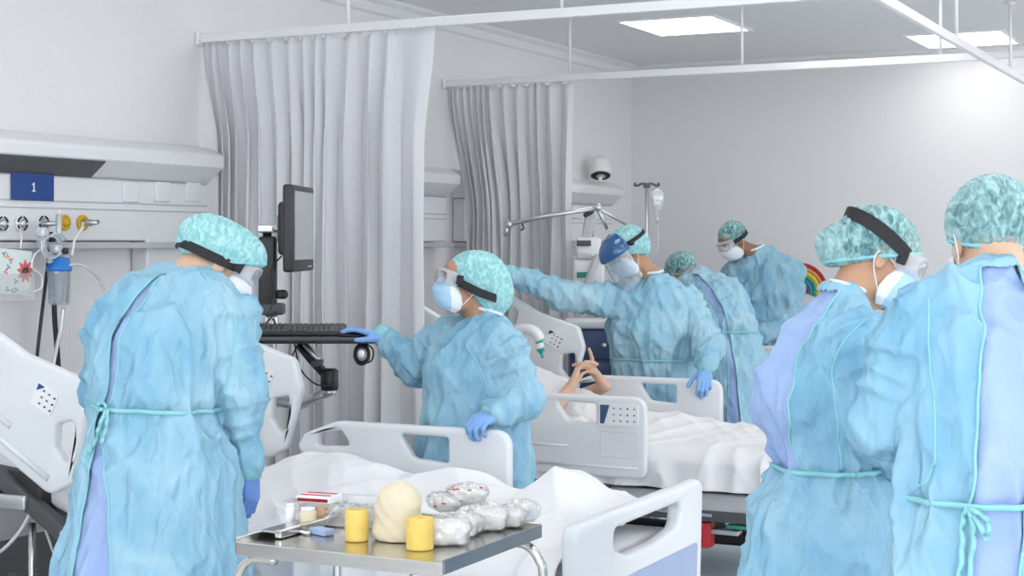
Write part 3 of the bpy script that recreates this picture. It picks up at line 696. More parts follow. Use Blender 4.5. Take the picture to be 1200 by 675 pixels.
    m = MB(); m.rbox((-.42, -.40, .25), (.22, .06, .025), 'alu', .006); m.rbox((-.47, -.42, .235), (.055, .08, .12), 'red', .006); m.build('brake_pedal', r)
    m = MB(); m.rbox((-.55, -.47, .33), (.62, .03, .05), 'darkgrey', .006); m.box((-.48, -.487, .335), (.12, .003, .014), 'panel_blue', .001); m.rbox((-.30, -.44, .285), (.12, .05, .02), 'green', .008); m.build('power_strip', r)
    return r
b1 = bed(-1.90, 4.71, 'nearest white hospital bed with blue-panelled footboard, under rumpled sheets', 0, near_foot=False, far=.13)
b2 = bed(-2.05, 7.52, 'middle white hospital bed holding the lying patient', -.035, hx=.25, hz=.03)
b3 = bed(-2.10, 10.28, 'farthest white hospital bed, behind the bending person in a gown', -.03, footboard=True)

def pillow(x, y, z, tilt, label):
    f = Field((-.3, -.42, -.14), (.3, .42, .14), .014); f.ell((0, 0, 0), (.25, .38, .085), None, .01)
    for sx in (-1, 1):
        for sy in (-1, 1): f.ell((sx*.17, sy*.29, 0), (.08, .1, .035), None, .06)
    V, Q = f.mesh(); V = relax(V, Q, 2); N = vnormals(V, Q); V = V+N*(perlin(V*11)*.008)[:, None]
    o = raw('pillow', V, Q, MT['sheet']); o.location = (x, y, z); o.rotation_euler = (0, tilt, 0); return tag(o, label, 'pillow', 'white pillows')
pillow(-4.20, 4.71, .865, math.radians(18), 'white pillow on the raised back of the nearest bed')
pillow(-4.12, 7.52, .79, math.radians(18), 'white pillow behind the head of the patient in the middle bed')
pillow(-4.36, 10.28, .83, math.radians(18), 'white pillow on the raised back of the farthest bed')

def blanket(name, x0, x1, yc, top, label, near_drop, far_drop, half=.46, bumps=(), seed=0, foot_drop=None, amp=1.0):
    """sheet over the mattress: a grid folded over both long edges"""
    nu, nv = 210, 190; total = near_drop+2*half+far_drop; V = []
    X = np.linspace(x0, x1, nu)[:, None]*np.ones((1, nv)); s_ = np.linspace(-near_drop-half, half+far_drop, nv)[None, :]*np.ones((nu, 1))
    rr_ = .05
    ov = np.maximum(np.abs(s_)-half, 0); drop = ov; sg = np.sign(s_)
    k = np.clip(ov/(rr_*1.57), 0, 1)
    Y = sg*(np.minimum(np.abs(s_), half)+rr_*np.sin(k*math.pi/2)); Z = -rr_*(1-np.cos(k*math.pi/2))-np.maximum(ov-rr_*1.57, 0)
    P = np.stack([X.ravel(), s_.ravel(), np.zeros(X.size)], 1)
    rid = lambda q: 1.6*np.clip(1-1.5*np.abs(perlin(q)), 0, 1)**2-.4
    w1 = perlin(P*[2.2, 3.2, 0]+[seed, 0, seed]); w2 = rid(np.stack([(P[:, 0]+.7*P[:, 1])*5, (P[:, 1]-.6*P[:, 0])*1.6, P[:, 2]+seed+3], 1)); w3 = rid(np.stack([(P[:, 0]-.8*P[:, 1])*6, (P[:, 1]+.6*P[:, 0])*1.7, P[:, 2]+seed+8], 1)); w4 = perlin(P*[16, 16, 0]+seed)
    wr = ((w1*.026+w2*.016+w3*.014+w4*.001)*amp).reshape(X.shape)
    b = np.zeros_like(X)
    for (bx, by, rx, ry, h_) in bumps: b = np.maximum(b, h_*np.exp(-((X-bx)/rx)**2-((Y-by)/ry)**2)*np.where(ov > 0, np.exp(-ov/.12), 1))
    hang = np.clip(ov/.06, 0, 1); vert = rid(np.stack([P[:, 0]*8+seed, P[:, 1]*1.1, P[:, 2]+5], 1)).reshape(X.shape)
    Zt = top+Z+(wr+.02)*(1-hang)+b; Yt = Y+sg*hang*(np.abs(wr)*.8+vert*.022+.02)
    if foot_drop:
        e = np.maximum(X-(x1-foot_drop), 0); Zt = Zt-np.maximum(e-.02, 0)*1.0; X = np.minimum(X, x1-foot_drop)+np.minimum(e, .03)
    V = np.stack([X, yc+Yt, Zt], -1).reshape(-1, 3)
    Fs = np.array([(i*nv+j, (i+1)*nv+j, (i+1)*nv+j+1, i*nv+j+1) for i in range(nu-1) for j in range(nv-1)])
    o = raw(name, V, Fs, MT['sheet']); md = o.modifiers.new('thickness', 'SOLIDIFY'); md.thickness = .006
    return tag(o, label, 'bed sheet', 'white bed sheets')
blanket('bed_sheet', -3.75, -1.955, 4.71, .655, 'rumpled white bed sheet on the nearest bed, hanging behind the steel trolley', .42, .03,
        .445, [(-2.22, 4.71-4.71+.08, .17, .30, .15), (-2.75, .25, .35, .16, .10), (-3.2, .22, .4, .2, .13), (-2.6, -.1, .3, .2, .05)], 2, amp=1.0)
blanket('bed_sheet', -3.95, -2.115, 7.52, .615, 'white bed sheet spread over the legs of the patient in the middle bed', .19, .05,
        .445, [(-3.0, .05, .5, .26, .10), (-3.45, 0, .35, .3, .14), (-2.5, .05, .35, .3, .05)], 9, foot_drop=.0, amp=.6)
blanket('bed_sheet', -3.9, -2.18, 10.28, .615, 'white bed sheet on the farthest bed, behind the bending person', .2, .05, .445, [(-3.1, 0, .5, .25, .12)], 14)

# ------------------------------------------------------------------ computer on its wall arm
tx, ty, tz_ = at_d(365, 391, 6.6)
ex = np.array([RT[0], RT[1], 0]); ey = np.array([FW[0], FW[1], 0])      # tray runs left-right, a little turned from the wall
WS = empty('computer_mount', (tx, ty, 0), YAW, 'jointed wall arm with black upright carrying the keyboard tray behind the nearest bed', 'wall arm')
def wl(u, v, df=0):
    d = 6.6+df; return np.array([(u-365)*d/FPX-(0)+((365-600)*(d-6.6)/FPX), df, EYE-(v-HORIZON)*d/FPX])
m = MB(); c = wl(366, 396); m.rbox((c[0], 0, c[2]-.006), (.545, .25, .022), 'black', .01); m.rbox((c[0], -.118, c[2]+.002), (.54, .02, .016), 'darkgrey', .006); m.build('keyboard_tray', WS)
m = MB(); m.rbox(wl(372, 425, .06), (.05, .06, .03), 'darkgrey', .01)
m.tube([wl(350, 403, .08), wl(366, 422, .08), wl(386, 444, .08)], .020, 'black', 10); m.tube([wl(356, 402, .05), wl(378, 428, .05)], .012, 'alu', 8); m.build('spring_arm', WS)
m = MB(); m.lathe([(0, -.05), (.034, -.05), (.038, -.03), (.038, .03), (.03, .04), (0, .04)], 'black', wl(386, 443, .08), 18); m.tube([wl(386, 456, .08), wl(386, 463, .08)], .03, 'alu', 14); m.build('joint', WS)
m = MB(); m.tube([wl(386, 459, .08), wl(352, 474, .20), wl(318, 470, .45)], .022, 'alu', 10)
e = wl(318, 470, .45)
wp = np.array([XL+.145, 6.25]); dx = wp-np.array([tx, ty]); lw = np.array([dx@RT, dx@FW, 0])
m.tube([e, np.array([lw[0], lw[1], e[2]])], .024, 'alu', 10); m.build('horizontal_arm', WS)
m = MB(); m.rbox((lw[0], lw[1], e[2]), (.06, .06, .24), 'alu', .01, Matrix.Rotation(-YAW, 4, 'Z')); m.build('wall_plate', WS)
# black upright with the monitor bracket
m = MB(); top = wl(312, 266, .25); bot = wl(322, 372, .25)
m.tube([wl(313, 268, .28), wl(314, 320, .28), wl(318, 366, .28)], .02, 'black', 10); m.rbox(wl(314, 318, .26), (.075, .06, .30), 'black', .012); m.rbox(wl(320, 362, .26), (.10, .08, .05), 'darkgrey', .012); m.tube([wl(326, 345, .24), wl(333, 345, .20)], .02, 'black', 12)
m.tube([wl(318, 372, .28), wl(318, 470, .45)], .018, 'alu', 10); m.rbox(wl(318, 385, .30), (.06, .05, .12), 'alu', .01); m.build('upright', WS)
m = MB(); m.rbox(wl(316, 268, .26), (.10, .06, .035), 'alu', .008); m.tube([wl(318, 268, .25), wl(334, 268, .2)], .014, 'alu', 10); m.lathe([(0, -.02), (.018, -.02), (.018, .02), (0, .02)], 'black', wl(330, 268, .22), 14); m.build('monitor_bracket', WS)
m = MB()
for P, r in (([wl(322, 366, .2), wl(308, 385, .15), wl(302, 400, .1)], .004), ([wl(330, 300, .2), wl(318, 316, .15), wl(322, 345, .18), wl(314, 372, .15)], .0035), ([wl(320, 374, .2), wl(330, 392, .1), wl(326, 399, .05)], .004), ([wl(345, 402, .05), wl(352, 432, .02), wl(370, 450, .0), wl(389, 452, .04)], .0035), ([wl(350, 402, .04), wl(340, 420, .02), wl(330, 424, .02)], .003)):
    m.tube(catmull(P, 8), r, 'black', 6)
m.build('cables', WS)
# keyboard and mouse lie on the tray
kx, ky = world_of(348, 6.6); kz = float(c[2])+.005
KB = empty('keyboard', (kx, ky, kz+.016), YAW, 'black keyboard lying on the black arm tray', 'keyboard')
m = MB(); m.rbox((-.012, .0, .011), (.42, .15, .018), 'black', .006); m.build('case', KB)
m = MB()
for rw in range(5):
    for cl_ in range(19):
        if rw == 4 and 4 <= cl_ <= 8: continue
        m.box((-.21+.0218*cl_+.0025*rw, .058-.0275*rw, .0215), (.0175, .022, .006), 'darkgrey', .002, seg=1)
m.box((-.21+.0218*6, .058-.0275*4, .0215), (.105, .022, .006), 'darkgrey', .002); m.build('keys', KB)
mo = at_d(412, 391, 6.55); f = Field((-.08, -.06, -.03), (.08, .06, .05), .006); f.ell((0, 0, 0), (.06, .034, .032)); f.clip_below(0); V, Q = f.mesh()
o = raw('computer_mouse', V, Q, MT['black']); o.location = (mo[0], mo[1], kz+.001); o.rotation_euler[2] = YAW; tag(o, 'black computer mouse under the gloved hand on the arm tray', 'mouse')
KB.rotation_euler[0] = math.radians(11)
# device hanging under the tray
hx = at_d(424, 401, 6.55); HD = empty('hanging_device', (hx[0], hx[1], hx[2]), YAW, 'black oval hand device with grey face hanging under the right end of the keyboard tray', 'device')
m = MB(); f = Field((-.07, -.05, -.13), (.07, .05, .02), .006); f.ell((0, 0, -.05), (.036, .024, .048)); V, Q = f.mesh(); m.add(V, Q, 'black'); m.tube(catmull([(.01, 0, .0), (.045, 0, -.03), (.04, 0, -.075), (.0, 0, -.09)], 6), .004, 'black', 6); m.build('shell', HD)
m = MB(); f = Field((-.06, -.06, -.1), (.06, .03, .02), .005); f.ell((.002, -.016, -.048), (.022, .012, .030)); V, Q = f.mesh(); m.add(V, Q, 'alu'); m.build('face', HD)
# monitor
a = wl(350, 268, .12); MN = empty('monitor', tuple(at_d(350, 318, 6.72)), YAW+math.radians(86), 'black computer monitor on the arm, turned sideways towards the person in goggles', 'monitor')
hM = 100*6.72/FPX
m = MB(); m.rbox((0, 0, hM/2), (.44, .045, hM), 'black', .012); m.rbox((0, .035, hM/2), (.30, .05, hM*.62), 'black', .02); m.rbox((0, .065, hM*.5), (.12, .03, .12), 'darkgrey', .008); m.build('housing', MN)
m = MB(); m.box((0, -.0235, hM/2+.012), (.385, .004, hM-.075), 'screen', .001); m.build('screen', MN)
m = MB(); m.box((.12, -.024, .02), (.07, .004, .008), 'alu', .001); m.build('button_strip', MN)
# ------------------------------------------------------------------ steel instrument trolley
x0, x1, y0, y1, TZ = -2.39, -1.80, 3.25, 3.78, .85
CT = empty('instrument_trolley', ((x0+x1)/2, (y0+y1)/2, 0), 0, 'stainless steel trolley with supplies on top in front of the nearest bed', 'trolley')
cx, cy = (x0+x1)/2, (y0+y1)/2; hx_, hy_ = (x1-x0)/2, (y1-y0)/2
m = MB(); m.box((0, 0, TZ-.006), (2*hx_-.01, 2*hy_-.01, .006), 'steel', .001)
for a, d in (((0, -hy_, TZ-.012), (2*hx_, .006, .034)), ((0, hy_, TZ-.0), (2*hx_, .006, .03)), ((-hx_, 0, TZ-.004), (.006, 2*hy_, .04))): m.box(a, d, 'steel', .002)
m.box((-hx_+.05, .05, TZ+.010), (.02, 2*hy_*.78, .022), 'steel', .004); m.box((-hx_+.02, .05, TZ+.014), (.05, 2*hy_*.78, .006), 'steel', .002)
m.build('tray_top', CT)
m = MB(); m.box((hx_, 0, TZ-.006), (.008, 2*hy_, .034), 'steel_dark', .002); m.build('end_edge', CT)
for sx in (-1, 1):
    for sy in (-1, 1):
        xx, yy = sx*(hx_+(.012 if sy*sx > 9 else -.0)), sy*(hy_-.03); o_ = .022*sx
        m = MB(); m.tube(catmull([(xx-sx*.10, yy, TZ-.038), (xx-sx*.03, yy, TZ-.04), (xx+o_*.4, yy, TZ-.075), (xx+o_, yy, TZ-.14), (xx+o_, yy, .4), (xx+o_, yy, .09)], 8), .0125, 'steel', 12); lg = m.build('leg', CT)
        m = MB(); M_ = Matrix.Rotation(math.pi/2, 4, 'X'); m.lathe([(0, -.012), (.036, -.012), (.04, -.006), (.04, .006), (.036, .012), (0, .012)], 'darkgrey', (xx+o_, yy, .042), 18, M_); m.rbox((xx+o_, yy, .08), (.03, .04, .03), 'alu', .006); m.build('castor', lg)
m = MB(); m.box((0, 0, .28), (2*hx_, 2*hy_-.06, .012), 'steel', .003); m.build('lower_shelf', CT)
def on(u, v): p = at_z(u, v, TZ-.002); return p
def roll(u, v, label, r, h_):
    p = on(u, v); o = MB().lathe([(.30*r, .004), (.30*r, 0), (.97*r, 0), (r, .004), (r, h_-.004), (.96*r, h_), (.34*r, h_), (.30*r, h_-.003)], 'yellow', (0, 0, 0), 36).build('tape_roll'); o.location = p; return tag(o, label, 'tape roll', 'yellow tape rolls')
roll(418, 633, 'yellow tape roll standing left of the cream cloth bundle', .030, .078)
roll(492, 643, 'yellow tape roll standing in front of the cream cloth bundle, nearer the end', .034, .077)
# cream bundle
p = on(466, 632); f = Field((-.1, -.1, -.02), (.1, .1, .18), .004); f.ell((0, 0, .05), (.062, .05, .062)); f.ell((.004, 0, .095), (.056, .045, .048), None, .02); f.ell((0, 0, .02), (.066, .052, .03), None, .02); f.clip_below(0)
V, Q = f.mesh(); V = relax(V, Q, 1); N = vnormals(V, Q); V = V+N*((1-2*np.abs(perlin(np.stack([V[:, 0]*9+V[:, 2]*14, V[:, 1]*9, V[:, 2]*13+V[:, 0]*14], 1))))*.006+perlin(np.stack([V[:, 0]*8-V[:, 2]*12, V[:, 1]*8, V[:, 2]*22-V[:, 0]*9], 1)+4)*.004)[:, None]; V[:, 2] = np.maximum(V[:, 2], .001)
o = raw('cloth_bundle', V, Q, MT['cream']); o.location = p; tag(o, 'crumpled cream cloth bundle standing between the two yellow tape rolls', 'cloth')
# crumpled packs
def pack(p, d, rz, label, m='gauze', seed=0, spots=0, group='wrapped gauze packs on the trolley', name='gauze_pack'):
    f = Field(-np.array(d)*.75-.02, np.array(d)*.75+.02, .0045); R_ = np.eye(3); 
    for sy in (-1, 1):
        for sz in (-1, 1): f.cone((-d[0]*.36, sy*d[1]*.28, sz*d[2]*.2), (d[0]*.36, sy*d[1]*.28, sz*d[2]*.2), d[2]*.27, d[2]*.27, .012)
    f.ell((0, 0, 0), np.array(d)*.45, None, .012)
    for sx in (-1, 1): f.ell((sx*d[0]*.5, 0, d[2]*.1), (d[0]*.12, d[1]*.42, .006), None, .01)
    V, Q = f.mesh(); N = vnormals(V, Q); V = V+N*((1-2*np.abs(perlin(V*26+seed)))*.004+(1-2*np.abs(perlin(V*70+seed)))*.0012)[:, None]; V[:, 2] -= V[:, 2].min()
    o = raw(name, V*.9, Q, MT[m]); o.location = p; raw('film_wrap', relax(V+N*((1-2*np.abs(perlin(V*46+seed*2)))*.005)[:, None]+[0, 0, .001], Q, 1), Q, MT['film'], o); o.rotation_euler[2] = rz; tag(o, label, 'gauze pack', group)
    if spots:
        rnd = random.Random(seed); sp = MB(); N = vnormals(V, Q)
        for _ in range(spots):
            i = rnd.randrange(len(V))
            while N[i][2] < -.1: i = rnd.randrange(len(V))
            bm = bmesh.new(); bmesh.ops.create_uvsphere(bm, u_segments=8, v_segments=5, radius=1); R2 = Vector(N[i]).to_track_quat('Z', 'Y').to_matrix().to_4x4()
            sp.bm(bm, 'red', M=Matrix.Translation(Vector(V[i])) @ R2 @ Matrix.Diagonal((.005+.004*rnd.random(), .003, .001, 1)))
        sp.build('red_print', o)
    return o
pk = [(525, 640, (.09, .075, .062), .3, 'crumpled clear-wrapped gauze pack at the near end of the row on the trolley'), (545, 629, (.07, .075, .052), -.2, 'crumpled gauze pack second from the near end of the row'), (572, 623, (.08, .075, .06), .4, 'crumpled gauze pack in the middle of the row on the trolley'),
      (597, 619, (.065, .07, .045), .1, 'crumpled gauze pack second from the far end of the row'), (612, 613, (.07, .06, .05), .6, 'crumpled gauze pack at the far end of the row on the trolley')]
for i, (u, v, d, rz, lb) in enumerate(pk): p = on(u, v); pack((p[0]-.01, p[1]+.02, TZ-.001), d, rz+.2, lb, seed=i*5+1, spots=0)
p = on(560, 608); pack((p[0], p[1]-.06, TZ+.045), (.09, .07, .05), .5, 'wrapped pack with red print lying on top of the gauze row', seed=31, spots=14)
p = on(530, 612); pack((p[0]-.01, p[1]-.02, TZ+.03), (.085, .05, .04), -.3, 'small wrapped pack with red print beside the cream cloth bundle', seed=37, spots=9)
# clear tray with small supplies
p = on(402, 612); TR = empty('clear_tray', (p[0], p[1], TZ), .06, 'clear plastic tray of medical packets at the back of the trolley', 'tray')
m = MB(); A = [(-.115, -.07), (.115, -.07), (.115, .07), (-.115, .07)]; B = [(q*1.1, w_*1.12) for q, w_ in A]; V = [(a[0], a[1], .001) for a in A]+[(b[0], b[1], .06) for b in B]+[(b[0]*1.07, b[1]*1.09, .06) for b in B]
m.add(V, [(0, 1, 2, 3)]+[(i, (i+1) % 4, 4+(i+1) % 4, 4+i) for i in range(4)]+[(4+i, 4+(i+1) % 4, 8+(i+1) % 4, 8+i) for i in range(4)], 'clearbag', False); o = m.build('tray_body', TR); md = o.modifiers.new('thickness', 'SOLIDIFY'); md.thickness = .002
def box_item(name, label, cat, u, v, z, d, rz, k, stripes=None, group=None):
    p = at_z(u, v, z); r = empty(name, (p[0], p[1], z), rz, label, cat, group); MB().rbox((0, 0, d[2]/2), d, k, .003).build('carton', r)
    if stripes:
        m = MB()
        for (off, w_, kk) in stripes: m.box((0, off, d[2]+.0008), (d[0]*.86, w_, .0016), kk, 0); m.box((0, -d[1]/2-.0008, d[2]*.5), (d[0]*.86, .0016, w_), kk, 0)
        m.build('print_stripe', r)
    return r
box_item('medicine_carton', 'flat white carton with red stripes on top in the clear tray', 'carton', 374, 588, TZ+.045, (.105, .075, .02), .1, 'white', [(.02, .008, 'red'), (-.018, .008, 'red')])
box_item('medicine_carton', 'white carton with one red stripe under the top carton in the clear tray', 'carton', 377, 598, TZ+.015, (.11, .08, .026), -.05, 'white', [(.0, .008, 'red')])
box_item('scalpel_box', 'small slate-blue box lying behind the left tape roll', 'box', 377, 626, TZ-.002, (.065, .035, .016), -.35, 'panel_blue')
def bottle(name, label, u, v, r, h_, k, cap_k):
    p = on(u, v); t = empty(name, p, 0, label, 'bottle', 'small bottles on the trolley'); MB().lathe([(0, 0), (r, 0), (r, h_*.82), (r*.8, h_*.88), (0, h_*.88)], k, n=22).build('bottle_body', t); MB().lathe([(0, h_*.87), (r*.86, h_*.87), (r*.86, h_), (0, h_)], cap_k, n=18).build('screw_cap', t)
bottle('supply_bottle', 'squat cream-white bottle standing in front of the clear tray', 361, 619, .022, .055, 'cream', 'white')
bottle('supply_bottle', 'slim white bottle at the left end of the clear tray', 340, 617, .013, .062, 'white', 'white')
p = on(376, 612); o = MB().lathe([(0, 0), (.012, 0), (.012, .04), (.006, .045), (0, .045)], 'orange', n=14).build('orange_vial'); o.location = p; tag(o, 'small orange vial beside the cream-white bottle', 'vial')
p = on(346, 623); SY = empty('syringe', (p[0], p[1], TZ+.004), -.45, 'thin white wrapped syringe lying along the front of the trolley', 'syringe'); m = MB(); m.rbox((0, 0, 0), (.13, .016, .007), 'gauze', .003); m.build('wrapper', SY); m = MB(); m.tube([(-.05, 0, .004), (.03, 0, .004)], .004, 'panel_blue', 8); m.tube([(.03, 0, .004), (.06, 0, .004)], .0018, 'black', 6); m.build('barrel', SY)
for i, (u, v, k, lb, d) in enumerate([(418, 588, 'green', 'small clear packet with green print at the back of the tray', (.07, .04, .03)), (443, 590, 'cream', 'small cream packet at the back right of the tray', (.07, .045, .03)), (402, 580, 'cream', 'small pale packet tucked behind the striped cartons', (.06, .04, .03))]):
    p = at_z(u, v+4, TZ+.03); p = (p[0], min(p[1], TR.location[1]+.03), TZ); pack((p[0], p[1], TZ+.003), d, .4*i, lb, 'gauze', 50+i, 0, 'small packets in the tray', 'supply_packet')
    q = MB(); q.rbox((p[0], p[1], TZ+.035), (.03, .02, .006), k, .002); q.build('leaflet'); bpy.data.objects['leaflet' if i == 0 else 'leaflet.%03d' % i]['label'] = ['small green slip lying on the green printed packet', 'small cream slip lying on the cream packet', 'small cream slip lying on the pale packet behind the cartons'][i]; bpy.data.objects['leaflet' if i == 0 else 'leaflet.%03d' % i]['category'] = 'slip'
# dark cord on the bed
z_ = .70
P = [at_z(380, 562, .72), at_z(377, 553, .74), at_z(385, 546, .78), at_z(396, 548, .78)]; o = MB().tube(catmull(P, 8), .004, 'black', 8).build('dark_cord'); tag(o, 'short dark curved cord lying on the sheet behind the trolley', 'cord')

# ------------------------------------------------------------------ things on the bedhead unit
def wpt(u, v, off=.12): return at_x(u, v, XL+off)
fx = wpt(66, 268, .20)
FM = empty('suction_regulator', fx, 0, 'clear flowmeter and regulator plugged into the bedhead unit above the canister', 'regulator')
L_ = lambda u, v, off=.20: np.array(wpt(u, v, off))-np.array(fx)
m = MB(); m.tube([L_(69, 251), L_(69, 287)], .013, 'tube', 14); m.lathe([(0, 0), (.010, 0), (.006, .018), (0, .018)], 'white', L_(69, 250), 12); m.build('flow_tube', FM)
m = MB(); m.tube([L_(51, 262, .10), L_(52, 262, .17), L_(66, 262, .20)], .011, 'alu', 12); m.build('connector', FM)
m = MB(); m.rbox(L_(66, 292), (.05, .05, .045), 'tube', .012); m.build('valve_body', FM)
m = MB(); m.rbox(L_(49, 272, .19), (.05, .04, .045), 'tube', .01); m.rbox(L_(49, 284, .19), (.038, .04, .055), 'canister', .01); m.build('humidifier_cup', FM)
m = MB(); m.tube([L_(74, 294, .22), L_(79, 294, .24)], .014, 'black', 14); m.build('control_knob', FM)
m = MB()
for k in range(3): m.tube(catmull([L_(66+14*math.cos(t)*(1-.1*k)-k*3, 287+13*math.sin(t)+k*1.5, .21+.01*k) for t in np.linspace(.3, 5.8, 12)], 4), .0045, 'tube', 8)
m.build('coiled_hose', FM)
cx_ = wpt(69, 357, .20); SC = empty('suction_canister', cx_, 0, 'clear suction canister with a bright blue lid hanging on the wall rail', 'canister')
m = MB(); m.lathe([(0, 0), (.040, 0), (.044, .006), (.050, .148), (0.050, .150), (.047, .150), (.041, .008), (0, .006)], 'canister', n=32); b_ = m.build('jar', SC)
m = MB()
for k in range(9): m.box((-.008+.0, -.043-.004*k/9, .03+.012*k), (.002, .002, .001), 'medblue', 0); m.tube([(.046*math.cos(t), .046*math.sin(t), .03+.012*k) for t in np.linspace(-2.2, -1.2 if k % 2 else -1.7, 6)], .0011, 'medblue', 4)
m.build('scale', b_)
m = MB(); m.lathe([(0, .148), (.056, .148), (.057, .166), (.050, .170), (.046, .205), (.02, .212), (0, .212)], 'medblue', n=32); m.build('lid', SC)
m = MB(); m.tube([(.0, -.04, .19), (.01, -.075, .195)], .010, 'tube', 10); m.tube([(-.02, .01, .21), (-.02, .01, .235)], .009, 'medblue', 10); m.build('port', SC)
def hose(name, label, P, r, k, cat='hose', n=8):
    o = MB().tube(catmull(P, n), r, k, 10).build(name); return tag(o, label, cat)
hose('suction_hose', 'clear bluish hose curving right from the canister lid', [wpt(79, 311, .24), wpt(92, 310, .26), wpt(104, 315, .27), wpt(116, 327, .27), wpt(122, 340, .27)], .0075, 'tube')
hose('suction_hose', 'clear bluish hose hanging straight down below the canister', [wpt(74, 360, .20), wpt(72, 380, .2), wpt(66, 410, .2), wpt(62, 432, .2), wpt(58, 470, .2)], .0085, 'tube')
hose('oxygen_hose', 'white hose dropping from the right yellow outlet to the regulator', [wpt(97, 261, .16), wpt(96, 268, .2), wpt(88, 280, .22), wpt(84, 300, .23)], .0065, 'white')
hose('power_cable', 'thick black cable hanging down the wall behind the canister', [wpt(62, 275, .13), wpt(63, 320, .13), wpt(64, 370, .13), wpt(67, 410, .13), wpt(71, 470, .13)], .012, 'black')
hose('power_cable', 'thinner black cable slanting down the wall left of the canister', [wpt(60, 272, .12), wpt(56, 310, .12), wpt(50, 360, .12), wpt(44, 412, .12), wpt(40, 460, .12)], .008, 'black')
hose('thin_lead', 'thin white cord hanging on the wall right of the canister', [wpt(84, 300, .11), wpt(83, 340, .11), wpt(83, 400, .11), wpt(80, 450, .11)], .004, 'white')
hose('thin_lead', 'thin white cord looping above the flower card', [wpt(24, 268, .12), wpt(25, 280, .17), wpt(24, 292, .17)], .004, 'white')
hose('thin_lead', 'white cord looping beside the flower card', [wpt(48, 292, .2), wpt(40, 300, .22), wpt(38, 314, .22), wpt(48, 322, .2), wpt(49, 336, .2), wpt(40, 342, .2), wpt(34, 340, .2)], .004, 'white')
m = MB(); a = wpt(97, 261, .10); m.lathe([(0, 0), (.016, 0), (.016, .05), (.011, .055), (.011, .085), (0, .085)], 'alu', (0, 0, 0), 16, Matrix.Rotation(math.pi/2, 4, 'Y') ); m.tube([(.05, 0, 0), (.05, .045, .004)], .010, 'darkgrey', 10); o = m.build('gas_probe'); o.location = a; tag(o, 'grey metal probe plugged into the right yellow outlet', 'probe')
# flower card in its clear holder
a = wpt(36, 292, .19); b_ = wpt(0, 345, .19); CD = empty('greeting_card', ((a[0]), (a[1]+b_[1])/2, b_[2]), 0, 'mint card with a red flower propped on the wall rail beside the canister', 'card')
W_, H_ = a[1]-b_[1], a[2]-b_[2]
M_ = Matrix.Rotation(math.radians(-5), 4, 'X')
MB().box((0, -.03, H_/2), (.004, W_+.06, H_), 'paper', 0, M_).build('sheet', CD)
m = MB()
def petal(cy_, cz_, ang, ln, wd, k, ln2=0):
    P = [(cy_+math.cos(ang)*ln*t-math.sin(ang)*wd*math.sin(math.pi*t)*sg, cz_+math.sin(ang)*ln*t+math.cos(ang)*wd*math.sin(math.pi*t)*sg) for sg, ts in ((1, np.linspace(.15, 1, 7)), (-1, np.linspace(1, .15, 7)[1:])) for t in ts]
    m.prism(P, 'x', .002, .0034, k)
fy, fz = W_*.5-.035, H_*.50
for k in range(9): petal(fy, fz, k*2*math.pi/9+.2, .052, .010, 'coral')
for k in range(6): petal(fy, fz, k*2*math.pi/6, .018, .005, 'green')
for (yy, zz, kk) in ((-.05, .02, 'green'), (-.02, .014, 'teal_p'), (.0, .016, 'green'), (-.07, H_-.02, 'green'), (-.05, H_-.03, 'orange'), (-.03, H_*.75, 'coral'), (-.06, H_*.5, 'coral'), (.0, H_*.28, 'green'), (-.045, H_*.6, 'teal_p')):
    for j in range(3): petal(yy, zz, j*2.1+yy*50, .014, .004, kk)
m.build('flower_print', CD)
a2, b2_ = wpt(40, 315, .20), wpt(0, 348, .20); m = MB(); c_ = ((a2[1]+b2_[1])/2-CD.location[1]); m.box((.012, c_-.03, .03), (.003, a2[1]-b2_[1]+.06, a2[2]-b2_[2]), 'lens', 0); m.box((.0, c_-.03, .03-(a2[2]-b2_[2])/2), (.03, a2[1]-b2_[1]+.06, .003), 'clearbag', 0); o = m.build('card_holder'); o.location = CD.location; tag(o, 'clear holder in front of the lower half of the flower card', 'holder')

# ------------------------------------------------------------------ far bay equipment
p = at_d(704, 216, 11.2); p = (XL+.16, at_x(704, 216, XL+.16)[1], at_x(704, 216, XL+.16)[2]); LP = empty('examination_lamp', (p[0], p[1], 2.105), 0, 'white dome-headed examination lamp standing on the far bedhead unit', 'lamp')
k = 11.3/FPX
m = MB(); M_ = Matrix.Rotation(-.42, 4, Vector((RT[0], RT[1], 0)))
m.lathe([(.0, .0), (.085, -.0), (.088, .012), (.078, .10), (.058, .145), (.03, .16), (0, .163)], 'white', (0, 0, .03), 28, M_); m.build('lamp_head', LP)
m = MB(); m.lathe([(0, -.004), (.074, -.004), (.078, .0), (.06, .012), (0, .012)], 'black', (0, -.0, .027), 26, M_); m.lathe([(0, -.012), (.035, -.012), (.035, 0), (0, 0)], 'alu', (0, 0, .027), 16, M_); m.build('lens_ring', LP)
m = MB(); m.tube([(0, 0, .03), (-.005, 0, .0), (0, 0, -.02)], .016, 'white', 10); m.build('stem', LP)
